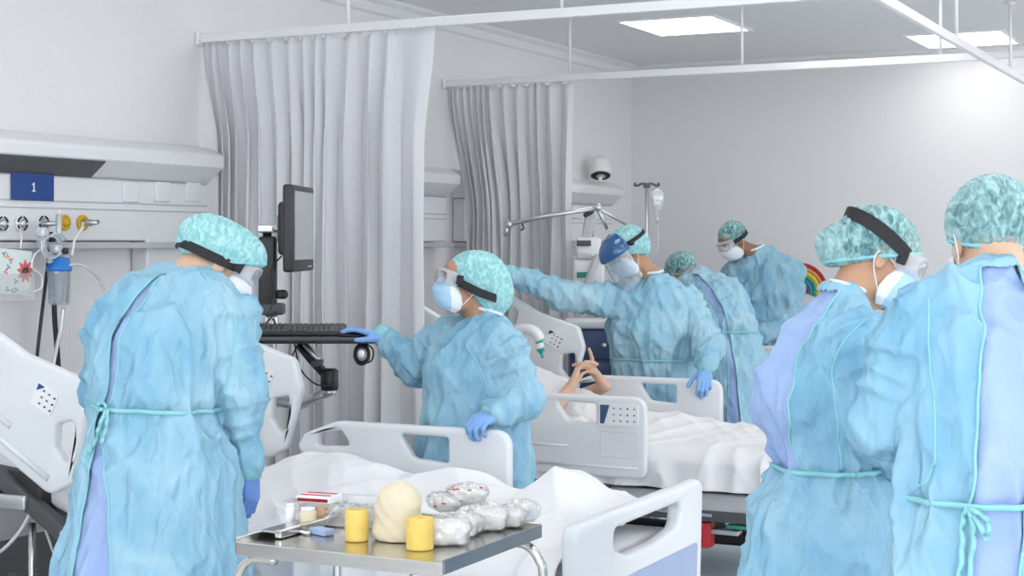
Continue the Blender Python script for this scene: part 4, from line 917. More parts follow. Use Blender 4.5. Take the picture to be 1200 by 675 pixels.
# IV pole
dI = 11.85; x, y = world_of(758, dI); IV = empty('drip_stand', (x, y, 0), YAW, 'tall white drip stand with a dark hooked top beside the far wall', 'drip stand')
zt = EYE-(216-HORIZON)*dI/FPX
m = MB(); m.tube([(0, 0, .1), (0, 0, zt)], .013, 'alu', 12); m.build('pole', IV)
m = MB(); m.tube(catmull([(-.085, 0, zt+.012), (-.088, 0, zt-.008), (-.065, 0, zt-.008), (-.04, 0, zt+.004), (0, 0, zt+.002), (.04, 0, zt+.004), (.065, 0, zt-.008), (.088, 0, zt-.008), (.085, 0, zt+.012)], 5), .009, 'skirt', 8); m.rbox((0, 0, zt-.01), (.05, .03, .035), 'skirt', .01); m.build('hook_head', IV)
m = MB()
for t in range(5): m.tube([(0, 0, .1), (.3*math.cos(t*1.257), .3*math.sin(t*1.257), .06)], .014, 'alu', 8); m.lathe([(0, 0), (.025, 0), (.025, .04), (0, .04)], 'darkgrey', (.3*math.cos(t*1.257), .3*math.sin(t*1.257), .002), 12)
m.build('base', IV)
kk = dI/FPX; bx = world_of(770, dI-.02); BG = empty('infusion_bag', (bx[0], bx[1], EYE-(222-HORIZON)*kk), YAW, 'clear infusion bag hanging from the drip stand', 'infusion bag')
f = Field((-.09, -.05, -.22), (.09, .05, .03), .007); f.ell((0, 0, -.085), (.050, .018, .085)); f.ell((0, 0, -.04), (.042, .012, .04), None, .03); V, Q = f.mesh(); raw('bag', V, Q, MT['tube'], BG)
m = MB(); m.box((0, -.019, -.08), (.05, .002, .07), 'white', .0); m.build('bag_label', BG)
m = MB(); m.lathe([(0, -.05), (.012, -.05), (.014, 0), (0, .0)], 'tube', (0, 0, -.2), 12); m.tube([(0, 0, -.16), (0, 0, -.2)], .005, 'white', 8); m.build('drip_chamber', BG)
m = MB(); m.tube(catmull([(0, 0, -.25), (.01, 0, -.4), (-.03, 0, -.6), (.0, 0, -.75)], 6), .003, 'tube', 6); m.build('drip_line', BG)
# ventilator with its long support arm
dV = 10.1; x, y = world_of(706, dV); VT = empty('ventilator', (x, y, 0), YAW, 'grey and white ventilator tower with a long hose arm, behind the blue visor', 'ventilator')
kv = dV/FPX; vl = lambda u, v, df=0: np.array([(u-706)*kv, df, EYE-(v-HORIZON)*kv])
m = MB(); m.rbox((-.02, .1, .42), (.30, .36, .62), 'unit_grey', .03); m.rbox((-.02, .1, .78), (.34, .38, .12), 'white', .03); m.build('cabinet', VT)
m = MB(); m.rbox(vl(690, 318, .1), (.20, .25, .16), 'white', .02); m.rbox(vl(690, 290, .1), (.16, .22, .13), 'white', .02); m.build('control_unit', VT)
for vv, kk_, nm in ((285, 'darkgrey', 'display'), (322, 'green', 'status_strip'), (300, 'unit_grey', 'control_strip')): m = MB(); m.rbox(vl(684, vv, -.03), (.09, .02, .035), kk_, .005); m.build(nm, VT)
m = MB(); m.rbox(vl(690, 266, .05), (.065, .05, .16), 'unit_grey', .01, Matrix.Rotation(.15, 4, 'Y')); m.rbox(vl(690, 250, .03), (.07, .05, .03), 'black', .01, Matrix.Rotation(-.5, 4, 'Y')); m.build('swivel_block', VT)
m = MB(); m.tube([vl(700, 244), vl(640, 253), vl(596, 263)], .015, 'alu', 10); m.tube([vl(700, 244), vl(712, 268, .05)], .013, 'alu', 8); m.tube([vl(700, 244), vl(735, 262, .15)], .011, 'alu', 8); m.tube([vl(612, 262), vl(614, 268), vl(610, 270)], .006, 'black', 6)
for u, v in ((700, 243), (596, 263)): bm = bmesh.new(); bmesh.ops.create_uvsphere(bm, u_segments=16, v_segments=10, radius=.028); m.bm(bm, 'alu', M=Matrix.Translation(Vector(vl(u, v))))
m.tube([vl(595, 264), vl(592, 277)], .013, 'alu', 8); m.build('support_arm', VT)
m = MB(); m.tube(catmull([vl(700, 300, -.05), vl(692, 318, -.1), vl(686, 340, -.1), vl(700, 370, -.1)], 8), .02, 'unit_grey', 10); m.build('breathing_hose', VT)
m = MB()
for sx in (-1, 1):
    for sy in (-1, 1): m.lathe([(0, 0), (.04, 0), (.04, .07), (.02, .12), (0, .12)], 'darkgrey', (-.02+sx*.12, .1+sy*.15, .002), 14)
m.build('castors', VT)
# navy supply cabinet behind the middle bed
dN = 9.35; x, y = world_of(708, dN); NC = empty('supply_cabinet', (x, y, 0), YAW, 'navy drawer cabinet with a white top behind the raised rail of the middle bed', 'cabinet')
kn_ = dN/FPX; zt = EYE-(379-HORIZON)*kn_
m = MB(); m.rbox((0, .20, zt/2-.01), (.40, .30, zt-.04), 'navy', .015); m.build('carcass', NC)
m = MB(); m.rbox((0, .20, zt-.01), (.44, .34, .05), 'white', .015); m.build('top', NC)
for k in range(3):
    m = MB(); m.rbox((0, .045, zt-.13-.19*k), (.37, .02, .17), 'navy', .008); dr = m.build('drawer', NC); m = MB(); m.lathe([(0, 0), (.014, 0), (.016, .01), (0, .014)], 'alu', (0, .034, zt-.13-.19*k), 12, Matrix.Rotation(math.pi/2, 4, 'X')); m.build('knob', dr)
# breathing tube by the patient
dB = 8.25; hb = lambda u, v, df=0: at_d(u, v, dB+df)
BT = empty('breathing_tube', hb(632, 400), 0, 'white ribbed tube with a teal connector by the patient in the middle bed', 'tube')
o0 = np.array(hb(632, 400)); q = lambda u, v, df=0: np.array(hb(u, v, df))-o0
P = catmull([q(606, 388, .1), q(618, 386, .05), q(628, 390), q(633, 398)], 10); m = MB(); m.tube(P, [.026+.004*(i % 2) for i in range(len(P))], 'white', 12); m.build('ribbed_hose', BT)
m = MB(); m.tube([q(631, 396), q(634, 412)], .020, 'teal_p', 12); m.tube([q(634, 412), q(636, 420)], [.012, .006], 'teal_p', 10); m.build('connector', BT)
m = MB(); m.tube([q(632, 402), q(633.3, 408)], .0212, 'white', 12); m.build('connector_band', BT)
# under and beside the nearest bed
p0 = at_y(38, 570, 4.25); ST = empty('steel_post', (p0[0], p0[1], 0), 0, 'slim steel post standing under the head of the nearest bed', 'post')
m = MB(); m.tube([(0, 0, .02), (0, 0, .62)], .014, 'steel', 12); m.build('post', ST); m = MB(); m.lathe([(0, 0), (.14, 0), (.14, .012), (.02, .03), (0, .03)], 'darkgrey', (0, 0, .001), 24); m.build('foot', ST)
hose('white_hose', 'white hose hanging in a loop under the raised rail of the nearest bed', [at_y(0, 548, 4.45), at_y(20, 566, 4.42), at_y(38, 582, 4.40), at_y(30, 612, 4.40), at_y(8, 640, 4.42), at_y(-14, 655, 4.5)], .007, 'white')
hose('white_hose', 'thinner white hose dangling beside the steel post', [at_y(30, 575, 4.45), at_y(44, 585, 4.45), at_y(50, 610, 4.45), at_y(60, 640, 4.46), at_y(66, 655, 4.5)], .005, 'white')

# ------------------------------------------------------------------ people
def hand_field(W, D, P, side, curl, spread=.06, thumb=(.62, .72, .35), tcurl=.35, sc=1.0, h=.0032, grow=.0, arm=None, idx=None):
    """hand from wrist W along D with the palm facing P; side 'R' or 'L'; curl = three bends per finger"""
    D = nrm(D); P = nrm(np.array(P)-D*np.dot(P, D)); T = np.cross(D, P)*(1 if side == 'R' else -1); W = np.array(W, float)
    f = Field(W-.24*sc, W+.24*sc, h); L = lambda d, t, p: W+(D*d+T*t+P*p)*sc
    fingers_into(f, W, D, P, T, curl, spread, thumb, tcurl, sc, grow, idx)
    if arm is not None: f.cone(L(-.0, 0, 0), np.array(arm), .027*sc+grow, .031*sc+grow, .012)
    return f
def fingers_into(f, W, D, P, T, curl, spread, thumb, tcurl, sc, grow, idx=None):
    L = lambda d, t, p: W+(D*d+T*t+P*p)*sc
    base = [(.092, .029), (.096, .009), (.090, -.011), (.080, -.030)]
    for (d, t) in base:
        f.cone(L(.0, t*.55, 0), L(d-.004, t, 0), .0155*sc+grow, .0118*sc+grow, .012*sc)
    f.cone(L(.015, .012, .006), L(.055, .022, .008), .016*sc+grow, .013*sc+grow, .014*sc)
    f.cone(L(.015, -.016, .004), L(.06, -.024, .004), .014*sc+grow, .012*sc+grow, .014*sc)
    LEN = [(.043, .027, .022), (.048, .031, .023), (.044, .029, .023), (.034, .021, .020)]
    RAD = [(.0098, .0088, .0080, .0070), (.0100, .0090, .0082, .0072), (.0096, .0086, .0078, .0068), (.0086, .0077, .0070, .0062)]
    for i in range(4):
        cu = (idx[i] if idx else curl); a = 0; p = L(base[i][0], base[i][1], 0); sp = (1.5-i)*spread
        for j in range(3):
            a += cu[j]; dr = D*math.cos(a)+P*math.sin(a); dr = nrm(dr+T*sp*math.cos(a)); q = p+dr*LEN[i][j]*sc
            f.cone(p, q, RAD[i][j]*sc+grow, RAD[i][j+1]*sc+grow, .0035*sc); p = q
    v = nrm(D*thumb[0]+T*thumb[1]+P*thumb[2]); p = L(.018, .022, .008); q = p+v*.045*sc; f.cone(p, q, .0165*sc+grow, .0125*sc+grow, .012*sc)
    v2 = nrm(v+D*tcurl+P*tcurl*.4); r = q+v2*.034*sc; f.cone(q, r, .0115*sc+grow, .0102*sc+grow, .005*sc)
    v3 = nrm(v2+D*tcurl*.8-T*tcurl*.4); f.cone(r, r+v3*.026*sc, .0102*sc+grow, .0078*sc+grow, .004*sc)

def head_into(f, C, R, sc=1.0):
    L = lambda x, y, z: C+(R.T@np.array([x, y, z]))*sc
    E = lambda c, r, k, op='add': f.ell(L(*c), np.array(r)*sc, R, k*sc, op)
    E((0, -.012, .038), (.076, .096, .084), .01); E((0, .026, -.035), (.058, .062, .085), .035)
    E((0, .058, -.088), (.026, .026, .022), .03); E((0, .066, .052), (.055, .03, .035), .03)
    for s in (-1, 1):
        E((s*.043, .056, -.028), (.025, .028, .026), .02); E((s*.05, .02, -.07), (.02, .035, .03), .03)
        E((s*.032, .099, .008), (.018, .014, .012), .012, 'sub')
        f.cone(L(s*.016, .087, .026), L(s*.048, .075, .024), .009*sc, .007*sc, .012*sc)
        E((s*.077, -.006, -.006), (.009, .019, .032), .008)
        E((s*.084, -.001, -.002), (.006, .010, .016), .006, 'sub')
        E((s*.012, .098, -.036), (.008, .009, .008), .006)
    f.cone(L(0, .088, .018), L(0, .108, -.030), .0085*sc, .0125*sc, .012*sc)
    f.cone(L(-.018, .084, -.058), L(.018, .084, -.058), .007*sc, .007*sc, .008*sc); f.cone(L(-.015, .083, -.070), L(.015, .083, -.070), .008*sc, .008*sc, .008*sc)
    f.cone(L(-.02, .090, -.0635), L(.02, .090, -.0635), .0022*sc, .0022*sc, .004*sc, 'sub')

class Person:
    def __init__(s, d, u0, face, label, skin='tan', group=None):
        s.d, s.u0 = d, u0; s.R0 = (u0-600)*d/FPX
        x, y = world_of(u0, d); s.root = empty('person', (x, y, 0), YAW, label, 'person', group)
        s.face = nrm([face[0], face[1], 0]); s.side = np.array([s.face[1], -s.face[0], 0]); s.skin = SK[skin]; s.arms = []; s.hands = []
    def J(s, u, v, df=0):
        dd = s.d+df; return np.array([(u-600)*dd/FPX-s.R0, df, EYE-(v-HORIZON)*dd/FPX])
    def body(s, head, F, up, neck, torso, sc=1.0, h=.0065, eyes=True, legs=True, bare_hands=()):
        """torso: [(joint, half side, half front)] from hips up; arms added from s.arms"""
        s.sc = sc; s.C = np.array(head, float); s.R = frame(F, up); s.H = lambda x, y, z: s.C+(s.R.T@np.array([x, y, z]))*sc
        pts = [p for p, _, _ in torso]+[s.C]+[q for a in s.arms for q in a[:3]]
        lo = np.min(pts, 0)-.2; hi = np.max(pts, 0)+.2
        hip = np.array(torso[0][0])
        if legs: lo[2] = -.005; lo[:2] = np.minimum(lo[:2], hip[:2]-.3); hi[:2] = np.maximum(hi[:2], hip[:2]+.3)
        f = Field(lo, hi, h)
        head_into(f, s.C, s.R, sc)
        f.cone(s.H(0, -.028, -.05), neck, .054*sc, .058*sc, .025)
        prev = None
        for p, a, b in torso:
            if prev is not None: f.seg(prev[0], p, (prev[1]*.8, prev[2]*.8), (a*.8, b*.8), s.side, .03)
            prev = (p, a, b)
        f.cone(prev[0], neck, prev[2]*.6, .055, .04)
        for (sh, el, wr, hd) in s.arms:
            ak = hd.get('k', 1); f.cone(sh, el, .05*ak, .038*ak, .03); f.cone(el, wr, .038*ak, .026*ak, .015)
            if hd.get('bare'): fingers_into(f, *hd['bare'])
        if legs:
            for sg in (-1, 1):
                a = hip+s.side*sg*.085; kn = np.array([a[0], a[1], .48])+s.face*.02; an = np.array([a[0], a[1], .07])
                f.cone(a, kn, .075, .055, .03); f.cone(kn, an, .055, .035, .02); f.cone(an, an+s.face*.12-[0, 0, .03], .035, .028, .02)
        V, Q = f.mesh(); V = relax(V, Q, 1); s.bvh = bvh(V, Q)
        raw('body', V, Q, s.skin, s.root)
        if eyes:
            for sg in (-1, 1):
                m = MB(); bm = bmesh.new(); bmesh.ops.create_uvsphere(bm, u_segments=14, v_segments=10, radius=.0125*sc); m.bm(bm, 'eye', M=Matrix.Translation(Vector(s.H(sg*.031, .0815, .008))))
                bm = bmesh.new(); bmesh.ops.create_uvsphere(bm, u_segments=12, v_segments=8, radius=.0065*sc); m.bm(bm, 'iris', M=Matrix.Translation(Vector(s.H(sg*.031, .0885, .006))))
                m.build('eye', s.root)
                P = [s.H(sg*x, y, z) for x, y, z in ((.014, .097, .027), (.03, .096, .033), (.05, .082, .028))]
                V2, F2 = tube_geo(catmull(P, 4), [.002, .004, .0015], 6); raw('eyebrow', V2, F2, MT['hair'], s.root)
        if legs:
            for sg in (-1, 1):
                a = hip+s.side*sg*.085; an = np.array([a[0], a[1], .06]); b = an+s.face*.14
                ff = Field(np.minimum(an, b)-.12, np.maximum(an, b)+.12, .008); RR = frame(s.face)
                ff.ell(an+s.face*.06-[0, 0, .015], (.046, .135, .05), RR); ff.ell(an-[0, 0, .0], (.045, .055, .06), RR, .03); ff.clip_below(.003)
                V2, Q2 = ff.mesh(); raw('shoe', V2, Q2, MT['shoe'], s.root)
            ff = Field([hip[0]-.35, hip[1]-.35, .05], [hip[0]+.35, hip[1]+.35, hip[2]+.05], .012)
            for sg in (-1, 1):
                a = hip+s.side*sg*.085; kn = np.array([a[0], a[1], .48])+s.face*.02; an = np.array([a[0], a[1], .07])
                ff.cone(a, kn, .09, .075, .03); ff.cone(kn, an, .075, .07, .02)
            ff.clip_below(.09); V2, Q2 = ff.mesh(); raw('trousers', V2, Q2, MT['inner'], s.root)
        return s
    def cap(s, m='cap', bulges=(), r=(.094, .116, .094), c=(0, -.02, .05), front=.05, nape=-.05, hair='hair', seed=0, h=.005, band=True, amp=.004):
        sc = s.sc; R = s.R
        f = Field(s.C-.26*sc, s.C+.26*sc, .009); f.ell(s.H(0, -.014, .040), np.array((.0785, .0975, .0865))*sc, R)
        a = np.array([0, .10, front-.006]); b = np.array([0, -.10, nape-.02]); n = np.cross(b-a, [1, 0, 0]); n = n*(-1 if n[2] > 0 else 1)
        f.clip_plane(s.H(*a), R.T@n); V, Q = f.mesh(); raw('hair', V, Q, MT[hair], s.root)
        f = Field(s.C-.27*sc, s.C+.27*sc, h); f.ell(s.H(*c), np.array(r)*sc, R)
        for (bc, br, k) in bulges: f.ell(s.H(*bc), np.array(br)*sc, R, k*sc)
        a = np.array([0, .10, front]); b = np.array([0, -.10, nape]); n = np.cross(b-a, [1, 0, 0]); n = nrm(n*(-1 if n[2] > 0 else 1))
        f.clip_plane(s.H(*a), R.T@n)
        V, Q = f.mesh(); V = relax(V, Q, 2); N = vnormals(V, Q); q = (V-s.C)@R.T/sc
        ang = np.arctan2(q[:, 0], q[:, 1]); dist = np.clip((q-a)@n*-1, 0, 1)
        pl = perlin(np.stack([np.cos(ang)*9+seed, np.sin(ang)*9, q[:, 2]*9], 1)); p2 = perlin(np.stack([q[:, 0]*34+seed, q[:, 1]*34, q[:, 2]*20], 1)); p3 = perlin(q*75+seed)
        pk = np.exp(-dist/.03)
        V = V+N*((1-np.abs(pl)*2)*amp*1.1*(.25+pk)+(1-np.abs(p2)*2)*amp*.5+p3*amp*.2)[:, None]
        s.capbvh = bvh(V, Q); raw('bouffant_cap', V, Q, MT[m], s.root)
        if band:
            P = []
            e1 = np.array([1., 0, 0]); e2 = nrm(b-a); o = a+e2*np.dot(np.array(c)-a, e2)
            for i in range(48):
                t = 2*math.pi*i/48; dv = e1*math.cos(t)+e2*math.sin(t); w0 = s.H(*(o+n*-.006)); wd = R.T@dv
                hit = ray(s.capbvh, w0+wd*.3, -wd)
                p = hit[0] if hit else w0+wd*.1
                P.append(p-wd*.001)
            V2, F2 = tube_geo(P, [.005+.0016*math.sin(i*2.3) for i in range(48)], 8, True); raw('cap_band', V2, F2, MT['trim'], s.root)
        return s
    def mask(s, m='mask', loops=True, wing=.74):
        zs = [.014, -.004, -.035, -.066, -.092, -.112]; yc = [.106, .124, .134, .124, .108, .084]; hw = [.048, .066, .078, .081, .076, .052]; ys = [.062, .046, .026, .016, .018, .03]
        V = []; Fs = []; fm = []; nz, na = 26, 30
        for i in range(nz):
            t = i/(nz-1); z = np.interp(t, np.linspace(0, 1, 6), zs); Y = np.interp(t, np.linspace(0, 1, 6), yc); W = np.interp(t, np.linspace(0, 1, 6), hw); y0 = np.interp(t, np.linspace(0, 1, 6), ys)
            pl = .0045*((t*4) % 1-.5)
            for j in range(na):
                p = -1+2*j/(na-1); c = max(0, math.cos(p*math.pi/2))**.75
                V.append(s.H(W*math.sin(p*math.pi/2), y0+(Y-y0+pl)*c, z-.006*(1-c)))
        for i in range(nz-1):
            for j in range(na-1):
                Fs.append((i*na+j, i*na+j+1, (i+1)*na+j+1, (i+1)*na+j)); fm.append(1 if abs(-1+2*(j+.5)/(na-1)) > wing else 0)
        o = raw('face_mask', V, Fs, None, s.root, True, [MT[m], MT['mask_white']], fm)
        md = o.modifiers.new('thickness', 'SOLIDIFY'); md.thickness = .0022
        if loops:
            for sg in (-1, 1):
                P = [s.H(sg*.070, .045, -.01), s.H(sg*.080, .012, .008), s.H(sg*.086, -.016, .012), s.H(sg*.086, -.024, -.01), s.H(sg*.080, -.012, -.04), s.H(sg*.076, .02, -.088)]
                V2, F2 = tube_geo(catmull(P, 5), .0016, 6); raw('ear_loop', V2, F2, MT['mask_white'], o)
        return s
    def strap(s, z0, zb, width=.026, a0=35, a1=325, name='strap', parent=None, m='strap', lift=.002):
        P = []; N = []; n = 46; R = s.R
        for i in range(n):
            a = math.radians(a0+(a1-a0)*i/(n-1)); k = (1-math.cos(a))/2; z = z0+(zb-z0)*k; dv = R.T@np.array([math.sin(a), math.cos(a), 0]); o = s.H(0, -.01, z)
            hit = ray(s.capbvh, o+dv*.3, -dv); h2 = ray(s.bvh, o+dv*.3, -dv, .3); r = .06
            for hh in (hit, h2):
                if hh: r = max(r, float((hh[0]-o)@dv))
            r = max(r, .076+.02*abs(math.cos(a))); P.append((dv, r+lift, o))
        rr = np.array([p[1] for p in P]); rr = np.array([rr[max(0, i-2):i+3].max() for i in range(n)]); rr = np.convolve(np.pad(rr, 3, 'edge'), np.ones(7)/7, 'valid')
        rr = np.clip(rr, 0, .135*s.sc)
        Q = [p[2]+p[0]*r for p, r in zip(P, rr)]; N = [p[0] for p in P]
        V, Fs = ribbon_geo(Q, N, width, .003); return raw(name, V, Fs, MT[m], parent or s.root, False)
    def goggles(s, zb=.03, z0=.02, width=.026, lens='lens'):
        def outline(hw, hz, zc, yf, n=36):
            P = []
            for i in range(n):
                t = 2*math.pi*i/n; c, q = math.cos(t), math.sin(t); sx = abs(c)**.5*(1 if c > 0 else -1); sz = abs(q)**.55*(1 if q > 0 else -1)
                x = hw*sx; z = zc+hz*sz
                if q < 0: z += .012*max(0, 1-abs(x)/.028)
                P.append((x, yf(x), z))
            return P
        A = outline(.079, .036, .016, lambda x: .100-.075*(x/.079)**2); B = outline(.072, .031, .016, lambda x: .128-.040*(x/.072)**2); n = len(A)
        B2 = outline(.066, .026, .016, lambda x: .130-.040*(x/.072)**2)
        V = [s.H(*p) for p in A+B+B2]; Fs = [(i, (i+1) % n, n+(i+1) % n, n+i) for i in range(n)]+[(n+i, n+(i+1) % n, 2*n+(i+1) % n, 2*n+i) for i in range(n)]
        g = raw('goggles', V, Fs, MT['gframe'], s.root); md = g.modifiers.new('thickness', 'SOLIDIFY'); md.thickness = .003
        V = [s.H(*p) for p in B2]; Fs = []; 
        for r in (.66, .33):
            V += [s.H(p[0]*r, .131-.040*(p[0]*r/.072)**2, .016+(p[2]-.016)*r) for p in B2]
        V.append(s.H(0, .131, .016))
        for k in range(2): Fs += [(k*n+i, k*n+(i+1) % n, (k+1)*n+(i+1) % n, (k+1)*n+i) for i in range(n)]
        Fs += [(2*n+i, 2*n+(i+1) % n, 3*n) for i in range(n)]
        l = raw('lens', V, Fs, MT[lens], g); md = l.modifiers.new('thickness', 'SOLIDIFY'); md.thickness = .002
        s.strap(z0, zb, width, 40, 320, 'strap', g)
        for sg in (-1, 1):
            m = MB(); m.rbox((0, 0, 0), (.008, .026, width*1.15), 'strap', .003, Matrix(s.R.T).to_4x4()); m.build('buckle', g, tuple(s.H(sg*.083, .045, z0)))
        return s
    def shield(s):
        n = 40; rows = 16; V = []
        for i in range(rows):
            v = i/(rows-1); z = .026+.108*v; v = v*.96; rr = math.sqrt(max(0, 1-v*v))
            for j in range(n):
                a = math.radians(-88+176*j/(n-1)); V.append(s.H(.118*rr*math.sin(a), .012+.146*rr*math.cos(a), z-.035*(1-math.cos(a))*(1-v)*-.3))
        Fs = [(i*n+j, i*n+j+1, (i+1)*n+j+1, (i+1)*n+j) for i in range(rows-1) for j in range(n-1)]
        g = raw('face_shield', V, Fs, MT['visor'], s.root); md = g.modifiers.new('thickness', 'SOLIDIFY'); md.thickness = .003
        V = []
        for i in range(14):
            v = i/13; z = .05-.235*v
            for j in range(n):
                a = math.radians(-84+168*j/(n-1)); V.append(s.H((.113-.012*v)*math.sin(a), .016+(.133+.008*v)*math.cos(a), z+.05*v*v*(1-math.cos(a))))
        Fs = [(i*n+j, i*n+j+1, (i+1)*n+j+1, (i+1)*n+j) for i in range(13) for j in range(n-1)]
        w_ = raw('clear_window', V, Fs, MT['shield'], g); md = w_.modifiers.new('thickness', 'SOLIDIFY'); md.thickness = .002
        s.strap(.06, .055, .022, 75, 285, 'headband', g)
        for sg in (-1, 1):
            m = MB(); m.lathe([(.0, -.006), (.016, -.006), (.018, 0), (.014, .008), (0, .009)], 'strap', n=16, M=Matrix(np.stack([s.R[1], s.R[2], s.R[0]], 1)).to_4x4()); m.build('pivot_knob', g, tuple(s.H(sg*.113, -.008, .055)))
        return s
    def gown(s, torso, sleeves, hem=.34, h=.008, m='gown', belt=None, opening=None, trims=(), inner=True, seed=0, amp=1.0, collar=None, extra=(), belt_tilt=0, bow=None, collar_m='mask_white', nthr=.05):
        pts = [p for p, _, _ in torso]+[q for sv in sleeves for q in sv[0]]
        mx = max(max(a, b) for _, a, b in torso)
        lo = np.min(pts, 0)-mx-.05; hi = np.max(pts, 0)+mx*.6+.05; lo[2] = hem-.03
        f = Field(lo, hi, h); prev = None
        for p, a, b in torso:
            if prev is not None: f.seg(prev[0], p, prev[1:], (a, b), s.side, .035)
            prev = (p, a, b)
        for (jp, rr) in sleeves:
            for i in range(len(jp)-1): f.cone(jp[i], jp[i+1], rr[i], rr[i+1], .055 if i == 0 else .02)
        for (c, r, k) in extra: f.ell(c, r, None, k)
        f.clip_below(hem)
        V, Q = f.mesh(); V = relax(V, Q, 2); N = vnormals(V, Q)
        # folds
        wsl = np.zeros(len(V)); sl = np.zeros(len(V)); el = np.full(len(V), 9.)
        for (jp, rr) in sleeves:
            for i in range(len(jp)-1):
                a, b = jp[i], jp[i+1]; ab = b-a; t = np.clip(((V-a)@ab)/(ab@ab), 0, 1); d = np.linalg.norm(V-a-t[:, None]*ab, axis=1)-(rr[i]+(rr[i+1]-rr[i])*t)
                ww = np.clip(1-(d-.004)/.03, 0, 1); g = ww > wsl; wsl = np.where(g, ww, wsl); sl = np.where(g, i*.3+t*np.linalg.norm(ab), sl)
            el = np.minimum(el, np.linalg.norm(V-jp[1], axis=1))
        X, Y, Z = V.T; zb = belt[2] if belt is not None else -9
        rid = lambda P: 2.2*np.clip(1-1.5*np.abs(perlin(P)), 0, 1)**2-.8
        ns = lambda a, b, c, dx=0: np.stack([X*a+seed+dx, Y*a+seed*1.7, Z*b+c], 1)
        big = rid(ns(5.5, 1.7, 0)); mid = rid(np.stack([(X+.55*Z)*9+seed, Y*9, (Z-.4*X)*3.2], 1)); mid2 = rid(np.stack([(X-.6*Z)*10+seed+7, Y*10, (Z+.5*X)*3], 1)); fine = rid(ns(26, 15, 3)); fold = rid(ns(15, 1.6, 9))
        nearb = np.exp(-np.abs(Z-zb)/.10)
        tor = big*.010+mid*.0065+mid2*.006+fine*.0012+fold*(.005+.010*nearb)
        sv = rid(np.stack([sl*15+X*3+seed, Y*5, Z*5+X*3], 1))*(.005+.011*np.exp(-el/.11))+mid*.006+mid2*.005+fine*.0015
        disp = (tor*(1-wsl)+sv*wsl)*amp
        if belt is not None: disp -= .012*np.exp(-((Z-zb-belt_tilt*X)/.022)**2)*(1-wsl)
        Vi = V-N*.009
        V = V+N*disp[:, None]
        Vi = Vi+N*(disp*.8)[:, None]
        full = bvh(V, Q); s.gbvh = full; keep = np.ones(len(Q), bool)
        if opening is not None:
            # opening: rows (z, left, right) on the side turned to -Y of the body frame
            zz, ll, rr_ = [np.array(a, float) for a in zip(*sorted(opening))]
            lft = np.interp(V[:, 2], zz, ll); rgt = np.interp(V[:, 2], zz, rr_); inz = (V[:, 2] > zz[0]) & (V[:, 2] < zz[-1])
            back = (N[:, 1] < nthr) & inz & (rgt-lft > .004)
            for edge in (lft, rgt):
                g = back & (np.abs(V[:, 0]-edge) < h*.62); V[g, 0] = edge[g]
            c = V[Q].mean(1); cl = np.interp(c[:, 2], zz, ll); cr = np.interp(c[:, 2], zz, rr_)
            keep = ~((c[:, 0] > cl) & (c[:, 0] < cr) & (c[:, 2] > zz[0]) & (c[:, 2] < zz[-1]) & (N[Q].mean(1)[:, 1] < nthr))
        g = raw('gown', V, Q[keep], MT[m], s.root)
        if opening is not None:
            raw('scrubs', Vi, Q, MT['inner'], s.root)
            for arr in (ll, rr_):
                P = []
                for z in np.linspace(zz[0], zz[-1], 60):
                    x = np.interp(z, zz, arr); hit = ray(full, (x, -2, z), (0, 1, 0))
                    if hit and (not P or np.linalg.norm(hit[0]-P[-1]) < .12): P.append(hit[0]+hit[1]*.001)
                if len(P) > 4: V2, F2 = tube_geo(P, .0032, 8); raw('binding', V2, F2, MT['trim'], g)
        for tp in trims:
            P = []
            for p in catmull(tp, 12):
                hit = ray(full, (p[0], -2, p[2]), (0, 1, 0))
                if hit and (not P or np.linalg.norm(hit[0]-P[-1]) < .06): P.append(hit[0]+hit[1]*.0005)
            if len(P) > 4: V2, F2 = tube_geo(P, .0026, 8); raw('seam', V2, F2, MT['trim'], g)
        if belt is not None:
            b = np.array(belt); P = []; R_ = []
            for i in range(72):
                a = 2*math.pi*i/72; dv = np.array([math.cos(a), math.sin(a), belt_tilt*math.cos(a)]); hit = ray(full, b, dv)
                R_.append(np.linalg.norm(hit[0]-b) if hit else .2)
            R_ = np.array(R_); md = np.array([np.median([R_[(i+j) % 72] for j in range(-9, 10)]) for i in range(72)]); R_ = np.minimum(R_, md*1.06)
            R_ = np.array([(R_[i-1]+R_[i]*2+R_[(i+1) % 72])/4 for i in range(72)])
            for i in range(72):
                a = 2*math.pi*i/72; P.append(b+nrm([math.cos(a), math.sin(a), belt_tilt*math.cos(a)])*(R_[i]+.010))
            V2, F2 = ribbon_geo(P, [nrm(p-b) for p in P], .012, .003, True); bt = raw('waist_tie', V2, F2, MT['trim'], g)
            if bow is not None:
                for pts_ in bow:
                    Q2 = []
                    for p in catmull(pts_, 8):
                        hit = ray(full, (p[0], -2, p[2]), (0, 1, 0)); Q2.append((hit[0]+np.array([0, -.012-.012*abs(math.sin(len(Q2)*.7)), 0])) if hit else p)
                    V2, F2 = ribbon_geo(Q2, [(0, -1, .1)]*len(Q2), .010, .0025); raw('bow', V2, F2, MT['trim'], bt)
        if collar is not None:
            c, ax, r = collar; ax = nrm(ax); c = np.array(c)+ax*.047; r = r*.93; u = nrm(np.cross(ax, [.3, 1, .2])); v = np.cross(ax, u)
            P = [np.array(c)+(u*math.cos(t)+v*math.sin(t))*r for t in np.linspace(0, 2*math.pi, 40, endpoint=False)]
            V2, F2 = tube_geo(P, .0075, 8, True); raw('collar', V2, F2, MT[collar_m], g)
        for (jp, rr) in sleeves:
            wv = nrm(jp[-1]-jp[-2]); V2, F2 = tube_geo([jp[-1]+wv*.0, jp[-1]+wv*.02, jp[-1]+wv*.055], [rr[-1]-.004, rr[-1]-.003, .036], 20); raw('cuff', V2, F2, MT['trim'], g)
        return s
